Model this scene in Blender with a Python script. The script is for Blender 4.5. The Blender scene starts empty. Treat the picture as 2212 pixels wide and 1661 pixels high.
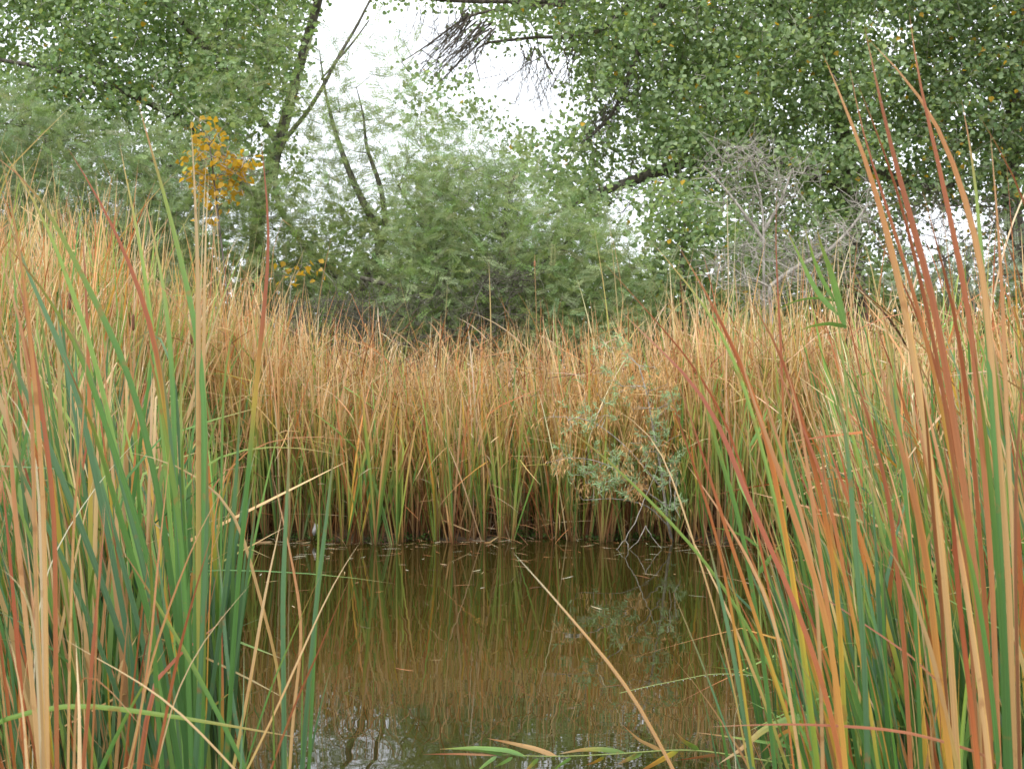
import bpy, math, random
import numpy as np
R = math.radians
SEED = 7
random.seed(SEED)
rng = np.random.default_rng(SEED)
scene = bpy.context.scene
col = scene.collection

# ------------------------------------------------------------------ camera
EYE = 1.6
F = 2700.0            # focal length in units of a 2212-wide frame
cam_d = bpy.data.cameras.new("camera")
cam = bpy.data.objects.new("camera", cam_d)
col.objects.link(cam)
cam.location = (0, 0, EYE)
cam.rotation_euler = (R(90), 0, 0)
cam_d.sensor_width = 36.0
cam_d.lens = 36.0 * F / 2212.0
cam_d.clip_start = 0.05
cam_d.clip_end = 2000.0
scene.camera = cam
cam_d.dof.use_dof = True; cam_d.dof.focus_distance = 6.0; cam_d.dof.aperture_fstop = 9.0

# ------------------------------------------------------------------ sky and sun (overcast)
SUN_EL, SUN_ROT = R(58), R(200)
world = bpy.data.worlds.new("World")
scene.world = world
world.use_nodes = True
wn, wl = world.node_tree.nodes, world.node_tree.links
wn.clear()
wo = wn.new("ShaderNodeOutputWorld")
bg = wn.new("ShaderNodeBackground"); bg.inputs["Strength"].default_value = 0.12
sky = wn.new("ShaderNodeTexSky"); sky.sky_type = 'NISHITA'; sky.sun_disc = False
sky.sun_elevation = SUN_EL; sky.sun_rotation = SUN_ROT
mixw = wn.new("ShaderNodeMix"); mixw.data_type = 'RGBA'
mixw.inputs[0].default_value = 0.86
tc = wn.new("ShaderNodeTexCoord"); nz = wn.new("ShaderNodeTexNoise")
nz.inputs["Scale"].default_value = 1.6; nz.inputs["Detail"].default_value = 4
cr = wn.new("ShaderNodeValToRGB")
cr.color_ramp.elements[0].position = 0.3; cr.color_ramp.elements[0].color = (6.6, 6.9, 7.5, 1)
cr.color_ramp.elements[1].position = 0.7; cr.color_ramp.elements[1].color = (8.8, 9.0, 9.3, 1)
wl.new(tc.outputs["Generated"], nz.inputs["Vector"]); wl.new(nz.outputs["Fac"], cr.inputs["Fac"])
wl.new(sky.outputs[0], mixw.inputs[6]); wl.new(cr.outputs["Color"], mixw.inputs[7])
wl.new(mixw.outputs[2], bg.inputs["Color"]); wl.new(bg.outputs[0], wo.inputs["Surface"])

sun_d = bpy.data.lights.new("sun", 'SUN'); sun_d.energy = 1.3; sun_d.angle = R(22); sun_d.color = (1, 0.96, 0.9)
sun = bpy.data.objects.new("sun", sun_d); col.objects.link(sun)
sun.rotation_euler = (R(90) - SUN_EL, 0, R(180) - SUN_ROT + R(0))
# the sun stands behind and to the left of the camera: rotate so light travels to +Y
sun.rotation_euler = (R(34), 0, R(-28))

scene.view_settings.view_transform = 'Standard'
scene.view_settings.look = 'None'
scene.view_settings.gamma = 1
scene.view_settings.exposure = 1.1
scene.cycles.max_bounces = 6
scene.cycles.diffuse_bounces = 3
scene.cycles.glossy_bounces = 3
scene.cycles.transmission_bounces = 4
scene.cycles.transparent_max_bounces = 4

# ------------------------------------------------------------------ helpers
K = 1.4
def P(px, py, Y):
    """a point that the photograph (2212 wide) shows at px, py and that stands Y metres away"""
    if 15.5 < Y < 60: Y = Y * K      # the trees stand well behind the reeds
    return np.array([(px - 1106.0) / F * Y, Y, EYE + (830.5 - py) / F * Y])

def lin(c, k=1.0):
    c = np.asarray(c, float) / 255.0
    return np.where(c <= 0.04045, c / 12.92, ((c + 0.055) / 1.055) ** 2.4) * k

def tag(o, label=None, cat=None, group=None, kind=None):
    if label: o["label"] = label
    if cat: o["category"] = cat
    if group: o["group"] = group
    if kind: o["kind"] = kind
    return o

def empty(name, loc):
    o = bpy.data.objects.new(name, None); col.objects.link(o)
    o.location = loc; o.empty_display_size = 0.1
    return o

class MB:
    """collects vertices, faces, colours and uvs for ONE mesh"""
    def __init__(s): s.v = []; s.f3 = []; s.f4 = []; s.c = []; s.uv = []; s.n = 0
    def add(s, V, F, C, UV=None):
        V = np.asarray(V, np.float32).reshape(-1, 3); F = np.asarray(F, np.int64)
        C = np.asarray(C, np.float32)
        if C.ndim == 1: C = np.tile(C, (len(V), 1))
        C = C.reshape(-1, 3)
        if UV is None: UV = np.zeros((len(V), 2), np.float32)
        s.v.append(V); s.c.append(C); s.uv.append(np.asarray(UV, np.float32).reshape(-1, 2))
        (s.f3 if F.shape[1] == 3 else s.f4).append(F + s.n); s.n += len(V)
    def build(s, name, mat, parent=None, smooth=True, origin=None):
        V = np.concatenate(s.v); C = np.concatenate(s.c); UV = np.concatenate(s.uv)
        if origin is not None: V = V - np.asarray(origin, np.float32)
        f3 = np.concatenate(s.f3) if s.f3 else np.zeros((0, 3), np.int64)
        f4 = np.concatenate(s.f4) if s.f4 else np.zeros((0, 4), np.int64)
        loops = np.concatenate([f3.ravel(), f4.ravel()]).astype(np.int32)
        tot = np.concatenate([np.full(len(f3), 3), np.full(len(f4), 4)]).astype(np.int32)
        start = np.concatenate([[0], np.cumsum(tot)[:-1]]).astype(np.int32)
        me = bpy.data.meshes.new(name)
        me.vertices.add(len(V)); me.vertices.foreach_set("co", V.ravel().astype(np.float32))
        me.loops.add(len(loops)); me.loops.foreach_set("vertex_index", loops)
        me.polygons.add(len(tot)); me.polygons.foreach_set("loop_start", start)
        me.polygons.foreach_set("use_smooth", np.full(len(tot), smooth))
        me.update(calc_edges=True)
        a = me.color_attributes.new("Col", 'FLOAT_COLOR', 'POINT')
        a.data.foreach_set("color", np.concatenate([C, np.ones((len(C), 1), np.float32)], 1).astype(np.float32).ravel())
        u = me.uv_layers.new(name="UVMap"); u.data.foreach_set("uv", UV[loops].ravel())
        me.materials.append(mat)
        o = bpy.data.objects.new(name, me); col.objects.link(o)
        if parent is not None: o.parent = parent
        if origin is not None and parent is None: o.location = origin
        return o

# ------------------------------------------------------------------ materials
def leafy(name, rough=0.45, trans=0.3, veins=0.0, spec=0.4, spots=0.0, tint=(1.25, 1.2, 0.6)):
    m = bpy.data.materials.new(name); m.use_nodes = True
    n, l = m.node_tree.nodes, m.node_tree.links; n.clear()
    out = n.new("ShaderNodeOutputMaterial"); at = n.new("ShaderNodeAttribute"); at.attribute_name = "Col"
    pr = n.new("ShaderNodeBsdfPrincipled")
    pr.inputs["Roughness"].default_value = rough; pr.inputs["Specular IOR Level"].default_value = spec
    cur = at.outputs["Color"]
    if veins:
        uv = n.new("ShaderNodeUVMap"); mp = n.new("ShaderNodeMapping"); mp.inputs["Scale"].default_value = (13, .6, 1)
        nt = n.new("ShaderNodeTexNoise"); nt.inputs["Scale"].default_value = 1.0; nt.inputs["Detail"].default_value = 3
        l.new(uv.outputs[0], mp.inputs[0]); l.new(mp.outputs[0], nt.inputs["Vector"])
        mr = n.new("ShaderNodeMapRange"); mr.inputs[1].default_value = 0.3; mr.inputs[2].default_value = 0.7
        mr.inputs[3].default_value = 1 - veins; mr.inputs[4].default_value = 1 + veins
        l.new(nt.outputs["Fac"], mr.inputs[0])
        vm = n.new("ShaderNodeVectorMath"); vm.operation = 'SCALE'
        l.new(cur, vm.inputs[0]); l.new(mr.outputs[0], vm.inputs["Scale"]); cur = vm.outputs[0]
        bp = n.new("ShaderNodeBump"); bp.inputs["Strength"].default_value = 0.35; bp.inputs["Distance"].default_value = 0.002
        l.new(nt.outputs["Fac"], bp.inputs["Height"]); l.new(bp.outputs[0], pr.inputs["Normal"])
    if spots:
        g = n.new("ShaderNodeNewGeometry"); nt = n.new("ShaderNodeTexNoise"); nt.inputs["Scale"].default_value = 22
        nt.inputs["Detail"].default_value = 5
        l.new(g.outputs["Position"], nt.inputs["Vector"])
        mr = n.new("ShaderNodeMapRange"); mr.inputs[1].default_value = 0.62; mr.inputs[2].default_value = 0.72
        mr.inputs[3].default_value = 0; mr.inputs[4].default_value = spots
        l.new(nt.outputs["Fac"], mr.inputs[0])
        mx = n.new("ShaderNodeMix"); mx.data_type = 'RGBA'; mx.inputs[7].default_value = (0.30, 0.13, 0.045, 1)
        l.new(mr.outputs[0], mx.inputs[0]); l.new(cur, mx.inputs[6]); cur = mx.outputs[2]
    l.new(cur, pr.inputs["Base Color"])
    tr = n.new("ShaderNodeBsdfTranslucent")
    tm = n.new("ShaderNodeVectorMath"); tm.operation = 'MULTIPLY'; tm.inputs[1].default_value = tint
    l.new(cur, tm.inputs[0]); l.new(tm.outputs[0], tr.inputs["Color"])
    ms = n.new("ShaderNodeMixShader"); ms.inputs[0].default_value = trans
    l.new(pr.outputs[0], ms.inputs[1]); l.new(tr.outputs[0], ms.inputs[2]); l.new(ms.outputs[0], out.inputs["Surface"])
    return m

def bark(name, c1, c2, scale=30):
    m = bpy.data.materials.new(name); m.use_nodes = True
    n, l = m.node_tree.nodes, m.node_tree.links; pr = n["Principled BSDF"]
    g = n.new("ShaderNodeNewGeometry"); mp = n.new("ShaderNodeMapping"); mp.inputs["Scale"].default_value = (1, 1, 0.25)
    nt = n.new("ShaderNodeTexNoise"); nt.inputs["Scale"].default_value = scale; nt.inputs["Detail"].default_value = 6
    l.new(g.outputs["Position"], mp.inputs[0]); l.new(mp.outputs[0], nt.inputs["Vector"])
    r = n.new("ShaderNodeValToRGB"); r.color_ramp.elements[0].position = 0.35; r.color_ramp.elements[1].position = 0.65
    r.color_ramp.elements[0].color = (*c1, 1); r.color_ramp.elements[1].color = (*c2, 1)
    l.new(nt.outputs["Fac"], r.inputs[0]); l.new(r.outputs[0], pr.inputs["Base Color"])
    bp = n.new("ShaderNodeBump"); bp.inputs["Strength"].default_value = 0.9; bp.inputs["Distance"].default_value = 0.02
    l.new(nt.outputs["Fac"], bp.inputs["Height"]); l.new(bp.outputs[0], pr.inputs["Normal"])
    pr.inputs["Roughness"].default_value = 0.9
    return m

M_BLADE = leafy("cattail leaf", 0.45, 0.22, veins=0.24, spots=0.6, tint=(1.2, 1.1, 0.6))
M_FARBLADE = leafy("cattail leaf far", 0.6, 0.25, tint=(1.2, 1.1, 0.6))
M_COTTON = leafy("cottonwood leaf", 0.5, 0.48, spec=0.4, tint=(1.3, 1.3, .75))
M_MESQ = leafy("mesquite leaflet", 0.7, 0.42, tint=(1.1, 1.1, 0.7))
M_WILLOW = leafy("willow leaf", 0.55, 0.3, tint=(1.1, 1.1, 0.7))
M_WEED = leafy("bank weed", 0.6, 0.3)
M_BARK = bark("cottonwood bark", (0.06, 0.05, 0.04), (0.20, 0.17, 0.14), 14)
M_MBARK = bark("mesquite bark", (0.05, 0.045, 0.03), (0.17, 0.16, 0.12), 20)
M_DEAD = bark("dead grey wood", (0.24, 0.22, 0.18), (0.50, 0.46, 0.40), 25)
M_STALK = leafy("reed stem", 0.5, 0.1, veins=0.1)

# ------------------------------------------------------------------ ground and water
def interp(x, xs, ys): return np.interp(x, xs, ys)
def left_shore(Y):  return interp(Y, [0, 2.0, 4.5, 7, 9.5, 10.6, 12.9], [-3.5, -3.4, -3.3, -3.75, -4.1, -3.75, -3.25])
def right_shore(Y): return interp(Y, [0, 2.0, 4.0, 5.5, 8, 11, 12.9], [1.4, 1.45, 1.55, 1.75, 2.35, 3.05, 3.5])
def far_shore(x):   return 12.85 + 0.16 * np.sin(x * 1.7 + 0.6) + 0.10 * np.sin(x * 4.9) + .05 * np.sin(x * 11.3)
def pond_depth(x, Y):
    """>0 inside the pond: distance to the nearest shore"""
    d = np.minimum(np.minimum(x - left_shore(Y), right_shore(Y) - x), far_shore(x) - Y)
    return np.minimum(d, Y - 1.2)
def ground_z(x, Y):
    d = pond_depth(x, Y)
    z = np.where(d > 0, -0.06 - 0.45 * np.clip(d, 0, 1.2), np.clip(-d, 0, 0.6) * 0.16)
    return z + 0.015 * np.sin(x * 7.1 + Y * 3.3) + 0.012 * np.sin(x * 2.3 - Y * 8.7)

def axis(lo, hi, step, far, k):
    a = list(np.arange(lo, hi + 1e-6, step)); s = step
    while a[-1] < far: s *= k; a.append(a[-1] + s)
    s = step; b = [lo]
    while b[-1] > -far: s *= k; b.append(b[-1] - s)
    return np.array(b[1:][::-1] + a)
gx = axis(-9, 9, 0.14, 900, 1.35); gy = axis(-1, 20, 0.14, 900, 1.35)
GX, GY = np.meshgrid(gx, gy)
GZ = ground_z(GX, GY)
V = np.stack([GX, GY, GZ], -1).reshape(-1, 3)
nx, ny = len(gx), len(gy)
ii = (np.arange(ny - 1)[:, None] * nx + np.arange(nx - 1)[None]).ravel()
mb = MB(); mb.add(V, np.stack([ii, ii + 1, ii + nx + 1, ii + nx], 1), np.array([0.1, 0.07, 0.04]))
m = bpy.data.materials.new("mud and litter"); m.use_nodes = True
n, l = m.node_tree.nodes, m.node_tree.links
g = n.new("ShaderNodeNewGeometry"); nt = n.new("ShaderNodeTexNoise"); nt.inputs["Scale"].default_value = 9; nt.inputs["Detail"].default_value = 8
l.new(g.outputs["Position"], nt.inputs["Vector"])
r = n.new("ShaderNodeValToRGB"); r.color_ramp.elements[0].color = (0.05, 0.036, 0.02, 1); r.color_ramp.elements[1].color = (0.15, 0.10, 0.055, 1)
r.color_ramp.elements[0].position = 0.35; r.color_ramp.elements[1].position = 0.7
l.new(nt.outputs["Fac"], r.inputs[0]); l.new(r.outputs[0], n["Principled BSDF"].inputs["Base Color"])
bp = n.new("ShaderNodeBump"); bp.inputs["Distance"].default_value = 0.03; l.new(nt.outputs["Fac"], bp.inputs["Height"])
l.new(bp.outputs[0], n["Principled BSDF"].inputs["Normal"]); n["Principled BSDF"].inputs["Roughness"].default_value = 0.85
tag(mb.build("ground", m), kind="structure")

mb = MB()
wx = np.linspace(-9.5, 9.5, 40); wy = np.linspace(0.9, 14.5, 40)
WX, WY = np.meshgrid(wx, wy)
ii = (np.arange(39)[:, None] * 40 + np.arange(39)[None]).ravel()
mb.add(np.stack([WX, WY, 0 * WX], -1).reshape(-1, 3), np.stack([ii, ii + 1, ii + 41, ii + 40], 1), np.array([0.1, 0.1, 0.1]))
m = bpy.data.materials.new("pond water"); m.use_nodes = True
n, l = m.node_tree.nodes, m.node_tree.links; pr = n["Principled BSDF"]
pr.inputs["Roughness"].default_value = 0.0; pr.inputs["IOR"].default_value = 1.5
g = n.new("ShaderNodeNewGeometry")
ntc = n.new("ShaderNodeTexNoise"); ntc.inputs["Scale"].default_value = 0.7; ntc.inputs["Detail"].default_value = 5
l.new(g.outputs["Position"], ntc.inputs["Vector"])
rc = n.new("ShaderNodeValToRGB"); rc.color_ramp.elements[0].color = (0.020, 0.017, 0.003, 1); rc.color_ramp.elements[1].color = (0.030, 0.025, 0.005, 1)
l.new(ntc.outputs["Fac"], rc.inputs[0]); l.new(rc.outputs[0], pr.inputs["Base Color"])
def wave(scale, rot, stretch, detail=2):
    mp = n.new("ShaderNodeMapping"); mp.inputs["Scale"].default_value = stretch; mp.inputs["Rotation"].default_value = (0, 0, rot)
    w = n.new("ShaderNodeTexNoise"); w.inputs["Scale"].default_value = scale; w.inputs["Detail"].default_value = detail
    l.new(g.outputs["Position"], mp.inputs[0]); l.new(mp.outputs[0], w.inputs["Vector"]); return w.outputs["Fac"]
a = wave(2.6, 0.25, (1, 1.4, 1), 0.0); b = wave(13.0, -0.15, (0.35, 1.6, 1), 1)
mask = wave(0.55, 0, (1, 1, 1), 1)
mm = n.new("ShaderNodeMapRange"); mm.inputs[1].default_value = 0.46; mm.inputs[2].default_value = 0.66; mm.inputs[3].default_value = 0.01; mm.inputs[4].default_value = 0.22
l.new(mask, mm.inputs[0])
mu = n.new("ShaderNodeMath"); mu.operation = 'MULTIPLY'; l.new(b, mu.inputs[0]); l.new(mm.outputs[0], mu.inputs[1])
ad = n.new("ShaderNodeMath"); ad.operation = 'ADD'; l.new(a, ad.inputs[0]); l.new(mu.outputs[0], ad.inputs[1])
bp = n.new("ShaderNodeBump"); bp.inputs["Strength"].default_value = 1.0; bp.inputs["Distance"].default_value = 0.0010
l.new(ad.outputs[0], bp.inputs["Height"]); l.new(bp.outputs[0], pr.inputs["Normal"])
tag(mb.build("water", m), kind="structure")

# ------------------------------------------------------------------ cattail leaves
TYPES = {
 'G': [(0, (150, 130, 80)), (.07, (100, 128, 64)), (.45, (76, 120, 60)), (.8, (98, 142, 64)), (.92, (140, 150, 60)), (.96, (165, 105, 58)), (1, (200, 150, 110))],
 'B': [(0, (140, 125, 85)), (.07, (82, 110, 72)), (.5, (74, 110, 76)), (.9, (100, 136, 92)), (.96, (150, 130, 80)), (1, (190, 140, 100))],
 'FG': [(0, (120, 82, 52)), (.08, (176, 126, 78)), (.17, (176, 150, 80)), (.27, (140, 158, 70)), (.5, (146, 160, 68)), (.68, (194, 162, 88)), (.85, (212, 162, 112)), (1, (226, 190, 148))],
 'L': [(0, (160, 145, 95)), (.07, (110, 145, 75)), (.5, (128, 168, 82)), (.88, (150, 174, 82)), (.95, (190, 160, 90)), (1, (215, 175, 130))],
 'GY': [(0, (150, 115, 70)), (.08, (90, 125, 55)), (.38, (95, 140, 50)), (.52, (150, 160, 48)), (.62, (212, 165, 48)), (.74, (202, 118, 55)), (.9, (168, 84, 50)), (1, (195, 145, 105))],
 'GT': [(0, (150, 115, 70)), (.08, (95, 130, 58)), (.4, (125, 150, 62)), (.58, (175, 165, 75)), (.74, (206, 155, 98)), (1, (226, 190, 150))],
 'GR': [(0, (120, 110, 60)), (.1, (85, 125, 60)), (.7, (90, 140, 60)), (.76, (205, 165, 50)), (.82, (180, 95, 55)), (1, (165, 88, 60))],
 'YR': [(0, (110, 120, 48)), (.18, (130, 145, 45)), (.33, (214, 160, 42)), (.48, (212, 128, 62)), (.75, (180, 92, 58)), (.93, (160, 80, 52)), (1, (195, 140, 105))],
 'Y': [(0, (120, 130, 48)), (.15, (150, 158, 45)), (.4, (222, 175, 48)), (.65, (216, 148, 62)), (.85, (205, 130, 80)), (1, (215, 165, 125))],
 'R': [(0, (140, 85, 55)), (.25, (188, 130, 88)), (.55, (184, 116, 70)), (.8, (174, 94, 56)), (.94, (166, 92, 60)), (1, (205, 150, 110))],
 'S': [(0, (140, 88, 58)), (.2, (202, 152, 100)), (.7, (210, 162, 110)), (.88, (198, 130, 82)), (1, (215, 165, 125))],
 'T': [(0, (130, 88, 55)), (.2, (192, 138, 88)), (.6, (210, 162, 112)), (1, (228, 192, 150))],
 'P': [(0, (175, 140, 105)), (.4, (222, 186, 150)), (1, (238, 214, 186))],
 'TB': [(0, (90, 125, 60)), (.22, (120, 145, 60)), (.33, (205, 160, 60)), (.42, (178, 105, 60)), (.6, (196, 140, 92)), (.9, (205, 155, 108)), (1, (235, 220, 200))],
 'W': [(0, (205, 185, 155)), (1, (240, 228, 208))],
 'D': [(0, (75, 45, 28)), (.4, (118, 72, 44)), (1, (160, 100, 62))],
 'O': [(0, (130, 80, 45)), (.4, (190, 110, 58)), (1, (206, 138, 84))],
}
ALB = 0.80
def soft(c):
    g_ = c @ np.array([.3, .59, .11]); c = c * .91 + g_ * .09
    return np.clip(c * np.array([.97, 1.05, .97]), 0, .85)
TY = {k: (np.array([s[0] for s in v]), np.array([soft(lin(s[1], ALB)) for s in v])) for k, v in TYPES.items()}
def tcol(ty, t, shift=0.0):
    x, c = TY[ty]; tt = np.clip(t + shift * np.sin(np.pi * np.clip(t, 0, 1)), 0, 1)
    return np.stack([np.interp(tt, x, c[:, i]) for i in range(3)], -1)
def unit(v): return v / np.maximum(np.linalg.norm(v, axis=-1, keepdims=True), 1e-9)

def blade_width(t, tip=1.25):
    return np.clip(0.72 + 0.6 * t, 0, 1) * np.clip(1 - t ** 4.5, 0, 1) ** 0.9 * np.where(t > 0.97, 0.7, 1) + 0.015

def add_blades(mb, C, S, W, COL, keel=0.18):
    """C (B,n,3) centre lines, S (B,n,3) side vectors, W (B,n) half widths, COL (B,n,3)"""
    B, n, _ = C.shape
    T = np.gradient(C, axis=1); N = unit(np.cross(unit(T), S))
    if keel:
        k = 3
        V = np.stack([C - S * W[..., None], C + N * (W * keel)[..., None], C + S * W[..., None]], 2)
        UV = np.zeros((B, n, 3, 2), np.float32); UV[..., 0] = np.array([0, .5, 1])
    else:
        k = 2
        V = np.stack([C - S * W[..., None], C + S * W[..., None]], 2)
        UV = np.zeros((B, n, 2, 2), np.float32); UV[..., 0] = np.array([0, 1])
    UV[..., 0] += rng.uniform(0, 50, (B, 1, 1)); UV[..., 1] = np.linspace(0, 6, n)[None, :, None]
    CC = np.repeat(COL[:, :, None, :], k, 2)
    if k == 3:
        e_ = rng.uniform(-.15, 1, (B, 1, 1)) ** 2; CC = CC.copy(); CC[:, :, 0] = np.clip(CC[:, :, 0] * (1 + e_ * np.array([.35, .3, -.1])), 0, .85)
        CC[:, :, 1] = np.clip(CC[:, :, 1] * rng.uniform(.9, 1.12, (B, 1, 1)), 0, .85)
    base = (np.arange(B)[:, None, None] * n + np.arange(n - 1)[None, :, None]) * k + np.arange(k - 1)[None, None, :]
    b = base.ravel()
    mb.add(V.reshape(-1, 3), np.stack([b, b + 1, b + 1 + k, b + k], 1), CC.reshape(-1, 3), UV.reshape(-1, 2))

def gen_blades(mb, base, L, phi, th0, curl, p, w, psi, twist, types, kt=None, ka=None, kphi=None, n=11, keel=0.0, val=None, shift=None):
    """procedural leaves; every argument is an array over the leaves"""
    B = len(L); t = np.linspace(0, 1, n)[None]
    th = th0[:, None] + curl[:, None] * t ** p[:, None]
    ph = np.repeat(phi[:, None], n, 1)
    if kt is not None:
        past = 1 / (1 + np.exp(-(t - kt[:, None]) * 60)); th = th + ka[:, None] * past; ph = ph + kphi[:, None] * past
    ph = ph + 0.12 * np.sin(t * 5 + psi[:, None] * 3)
    D = np.stack([np.sin(th) * np.cos(ph), np.sin(th) * np.sin(ph), np.cos(th)], -1)
    C = np.concatenate([np.zeros((B, 1, 3)), np.cumsum(D[:, :-1] * (L[:, None, None] / (n - 1)), 1)], 1) + base[:, None]
    a = psi[:, None] + twist[:, None] * t
    H = np.stack([np.cos(a), np.sin(a), 0.0 * a + 0.15], -1)
    S = unit(H - np.sum(H * D, -1, keepdims=True) * D)
    W = w[:, None] * blade_width(t)
    COL = np.zeros((B, n, 3)); types = np.asarray(types)
    if shift is None: shift = rng.normal(-.07, 0.10, B)
    for ty in np.unique(types):
        k = types == ty
        COL[k] = np.stack([tcol(ty, t[0], s) for s in shift[k]])
    if val is None: val = rng.normal(1, 0.12, B)
    COL = COL * np.clip(val, .6, 1.7)[:, None, None] * (1 + rng.normal(0, 0.05, (B, 1, 3)))
    add_blades(mb, C, S, W, np.clip(COL, 0.005, 0.85), keel)

def plants(mb, xy, z, H, nl, mix, lean=(0, 0), spread=0.13, w=0.008, n=11, keel=0.0, kink=0.22, curl=0.25, spreadpos=0.03, val=1.0):
    """leafy shoots: xy (P,2) foot of each, H (P) height, nl leaves each, mix = {type: weight}"""
    Pn = len(xy); idx = np.repeat(np.arange(Pn), nl); B = len(idx)
    q = np.tile(np.linspace(-1, 1, nl), Pn) + rng.normal(0, .25, B)
    fan = rng.uniform(0, np.pi, Pn)[idx]
    base = np.stack([xy[idx, 0] + np.cos(fan) * q * spreadpos, xy[idx, 1] + np.sin(fan) * q * spreadpos, z[idx]], -1)
    L = H[idx] * rng.uniform(0.62, 1.05, B) * (1.04 - 0.12 * np.abs(q))
    phi = np.where(q > 0, fan, fan + np.pi) + rng.normal(0, .5, B)
    th0 = np.abs(rng.normal(0.03, spread * 0.6, B)) + spread * 0.55 * np.abs(q)
    # common lean
    lx, ly = lean
    vx = np.sin(th0) * np.cos(phi) + lx; vy = np.sin(th0) * np.sin(phi) + ly
    phi = np.arctan2(vy, vx); th0 = np.hypot(vx, vy)
    cu = np.abs(rng.normal(0, curl, B)) + 0.04; p = rng.uniform(1.3, 3.2, B)
    names = list(mix); pr = np.array([mix[k] for k in names], float); pr /= pr.sum()
    ptype = rng.choice(len(names), Pn, p=pr)[idx]; own = rng.choice(len(names), B, p=pr)
    ty = np.array(names)[np.where(rng.random(B) < 0.35, ptype, own)]
    kk = rng.random(B) < kink
    kt = np.where(kk, rng.uniform(0.45, 0.93, B), 2.0); ka = np.where(kk, rng.uniform(0.4, 1.9, B), 0)
    gen_blades(mb, base, L, phi, th0, cu, p, w * rng.uniform(.65, 1.2, B), rng.uniform(0, np.pi, B), rng.normal(0, 1.3, B), ty,
               kt, ka, rng.normal(0, .7, B), n=n, keel=keel, val=rng.normal(val, .13, B))

# ------------------------------------------------------------------ traced foreground leaves
# L frame: x = .3729*u, R frame: x = 1415.7+.3729*u, y = .3729*v (v runs down the whole picture)
OFF = {'L': 0.0, 'M': 708.0, 'R': 1415.7}
def trace(frame, pts, w, ty, Y, bend=0.0):
    return dict(pts=[(OFF[frame] + a * .3729, b * .3729) for a, b in pts], w=w * .3729, ty=ty, Y=Y, bend=bend)
HERO = {}
def H(key, *a, **k): HERO.setdefault(key, []).append(trace(*a, **k))
# left, dark green clump leaning left
H('clump_a', 'L', [(0, 1380), (130, 1504), (290, 1734), (430, 1964), (520, 2174), (600, 2424), (680, 2664), (760, 2904), (850, 3200), (950, 3600), (1040, 4000), (1090, 4454)], 46, 'G', 3.3)
H('clump_a', 'L', [(-60, 880), (100, 960), (180, 1040), (300, 1250), (400, 1440), (500, 1640), (600, 1850), (690, 2000), (750, 2184), (830, 2434), (880, 2674), (930, 2924), (1000, 3400), (1060, 3900), (1090, 4454)], 44, 'G', 3.4)
H('clump_a', 'L', [(360, 2044), (470, 2284), (560, 2524), (640, 2804), (720, 3085), (850, 3500), (960, 4000), (1040, 4454)], 46, 'G', 3.25)
H('clump_a', 'L', [(0, 1130), (70, 1350), (150, 1560), (230, 1750), (330, 1950), (420, 2150), (480, 2400), (560, 2800), (650, 3200), (760, 3800), (860, 4454)], 40, 'B', 3.5)
H('clump_a', 'L', [(390, 855), (460, 960), (560, 1120), (640, 1280), (720, 1450), (800, 1640), (870, 1850), (930, 2150), (975, 2500), (1010, 2900), (1050, 3500), (1085, 4454)], 36, 'GR', 3.45)
H('clump_b', 'L', [(0, 850), (80, 980), (180, 1110), (250, 1250), (340, 1470), (430, 1720), (520, 1980), (590, 2230), (650, 2500), (720, 2850), (800, 3250), (900, 3800), (1000, 4454)], 38, 'L', 3.7)
H('clump_b', 'L', [(-80, 1750), (40, 2000), (180, 2350), (330, 2700), (470, 3050), (600, 3400), (740, 3800), (860, 4200), (930, 4454)], 46, 'B', 3.6)
H('clump_b', 'L', [(160, 1660), (250, 1810), (350, 2010), (430, 2230), (500, 2500), (600, 2850), (720, 3300), (850, 3800), (970, 4454)], 38, 'B', 3.75)
H('clump_b', 'L', [(330, 1720), (430, 1950), (520, 2150), (590, 2380), (670, 2650), (760, 3000), (860, 3400), (960, 3900), (1030, 4454)], 42, 'B', 3.6)
H('clump_b', 'L', [(-60, 2350), (60, 2600), (200, 2900), (350, 3200), (500, 3550), (640, 3900), (760, 4250), (820, 4454)], 34, 'B', 3.8)
H('clump_c', 'L', [(800, 600), (835, 730), (870, 830), (900, 960), (960, 1150), (1010, 1340), (1060, 1560), (1100, 1730), (1140, 1900), (1165, 2070), (1185, 2320), (1192, 2700), (1185, 3200), (1170, 3800), (1150, 4454)], 46, 'G', 3.15)
H('clump_c', 'L', [(1105, 680), (1118, 880), (1128, 1100), (1142, 1400), (1148, 1700), (1150, 2300), (1150, 3000), (1150, 3700), (1145, 4454)], 42, 'GT', 3.2)
H('clump_c', 'L', [(1210, 995), (1197, 1200), (1187, 1500), (1182, 1800), (1180, 2200), (1172, 2800), (1165, 3600), (1155, 4454)], 30, 'GT', 3.3)
H('clump_c', 'L', [(835, 1140), (870, 1300), (910, 1450), (950, 1660), (980, 1900), (1000, 2200), (1010, 2500), (1020, 3000), (1040, 3600), (1080, 4454)], 38, 'G', 3.35)
H('clump_c', 'L', [(860, 1604), (960, 1664), (1090, 1774), (1140, 1900), (1160, 2200), (1170, 2700), (1170, 3400), (1160, 4454)], 30, 'G', 3.3)
H('clump_c', 'L', [(1155, 970), (1152, 1300), (1140, 1700), (1142, 2200), (1150, 2900), (1150, 3600), (1150, 4454)], 34, 'B', 3.25)
H('clump_d', 'L', [(690, 815), (720, 1000), (760, 1180), (810, 1380), (840, 1600), (880, 1900), (920, 2200), (950, 2600), (985, 3000), (1030, 3600), (1070, 4454)], 32, 'L', 3.5)
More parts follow.
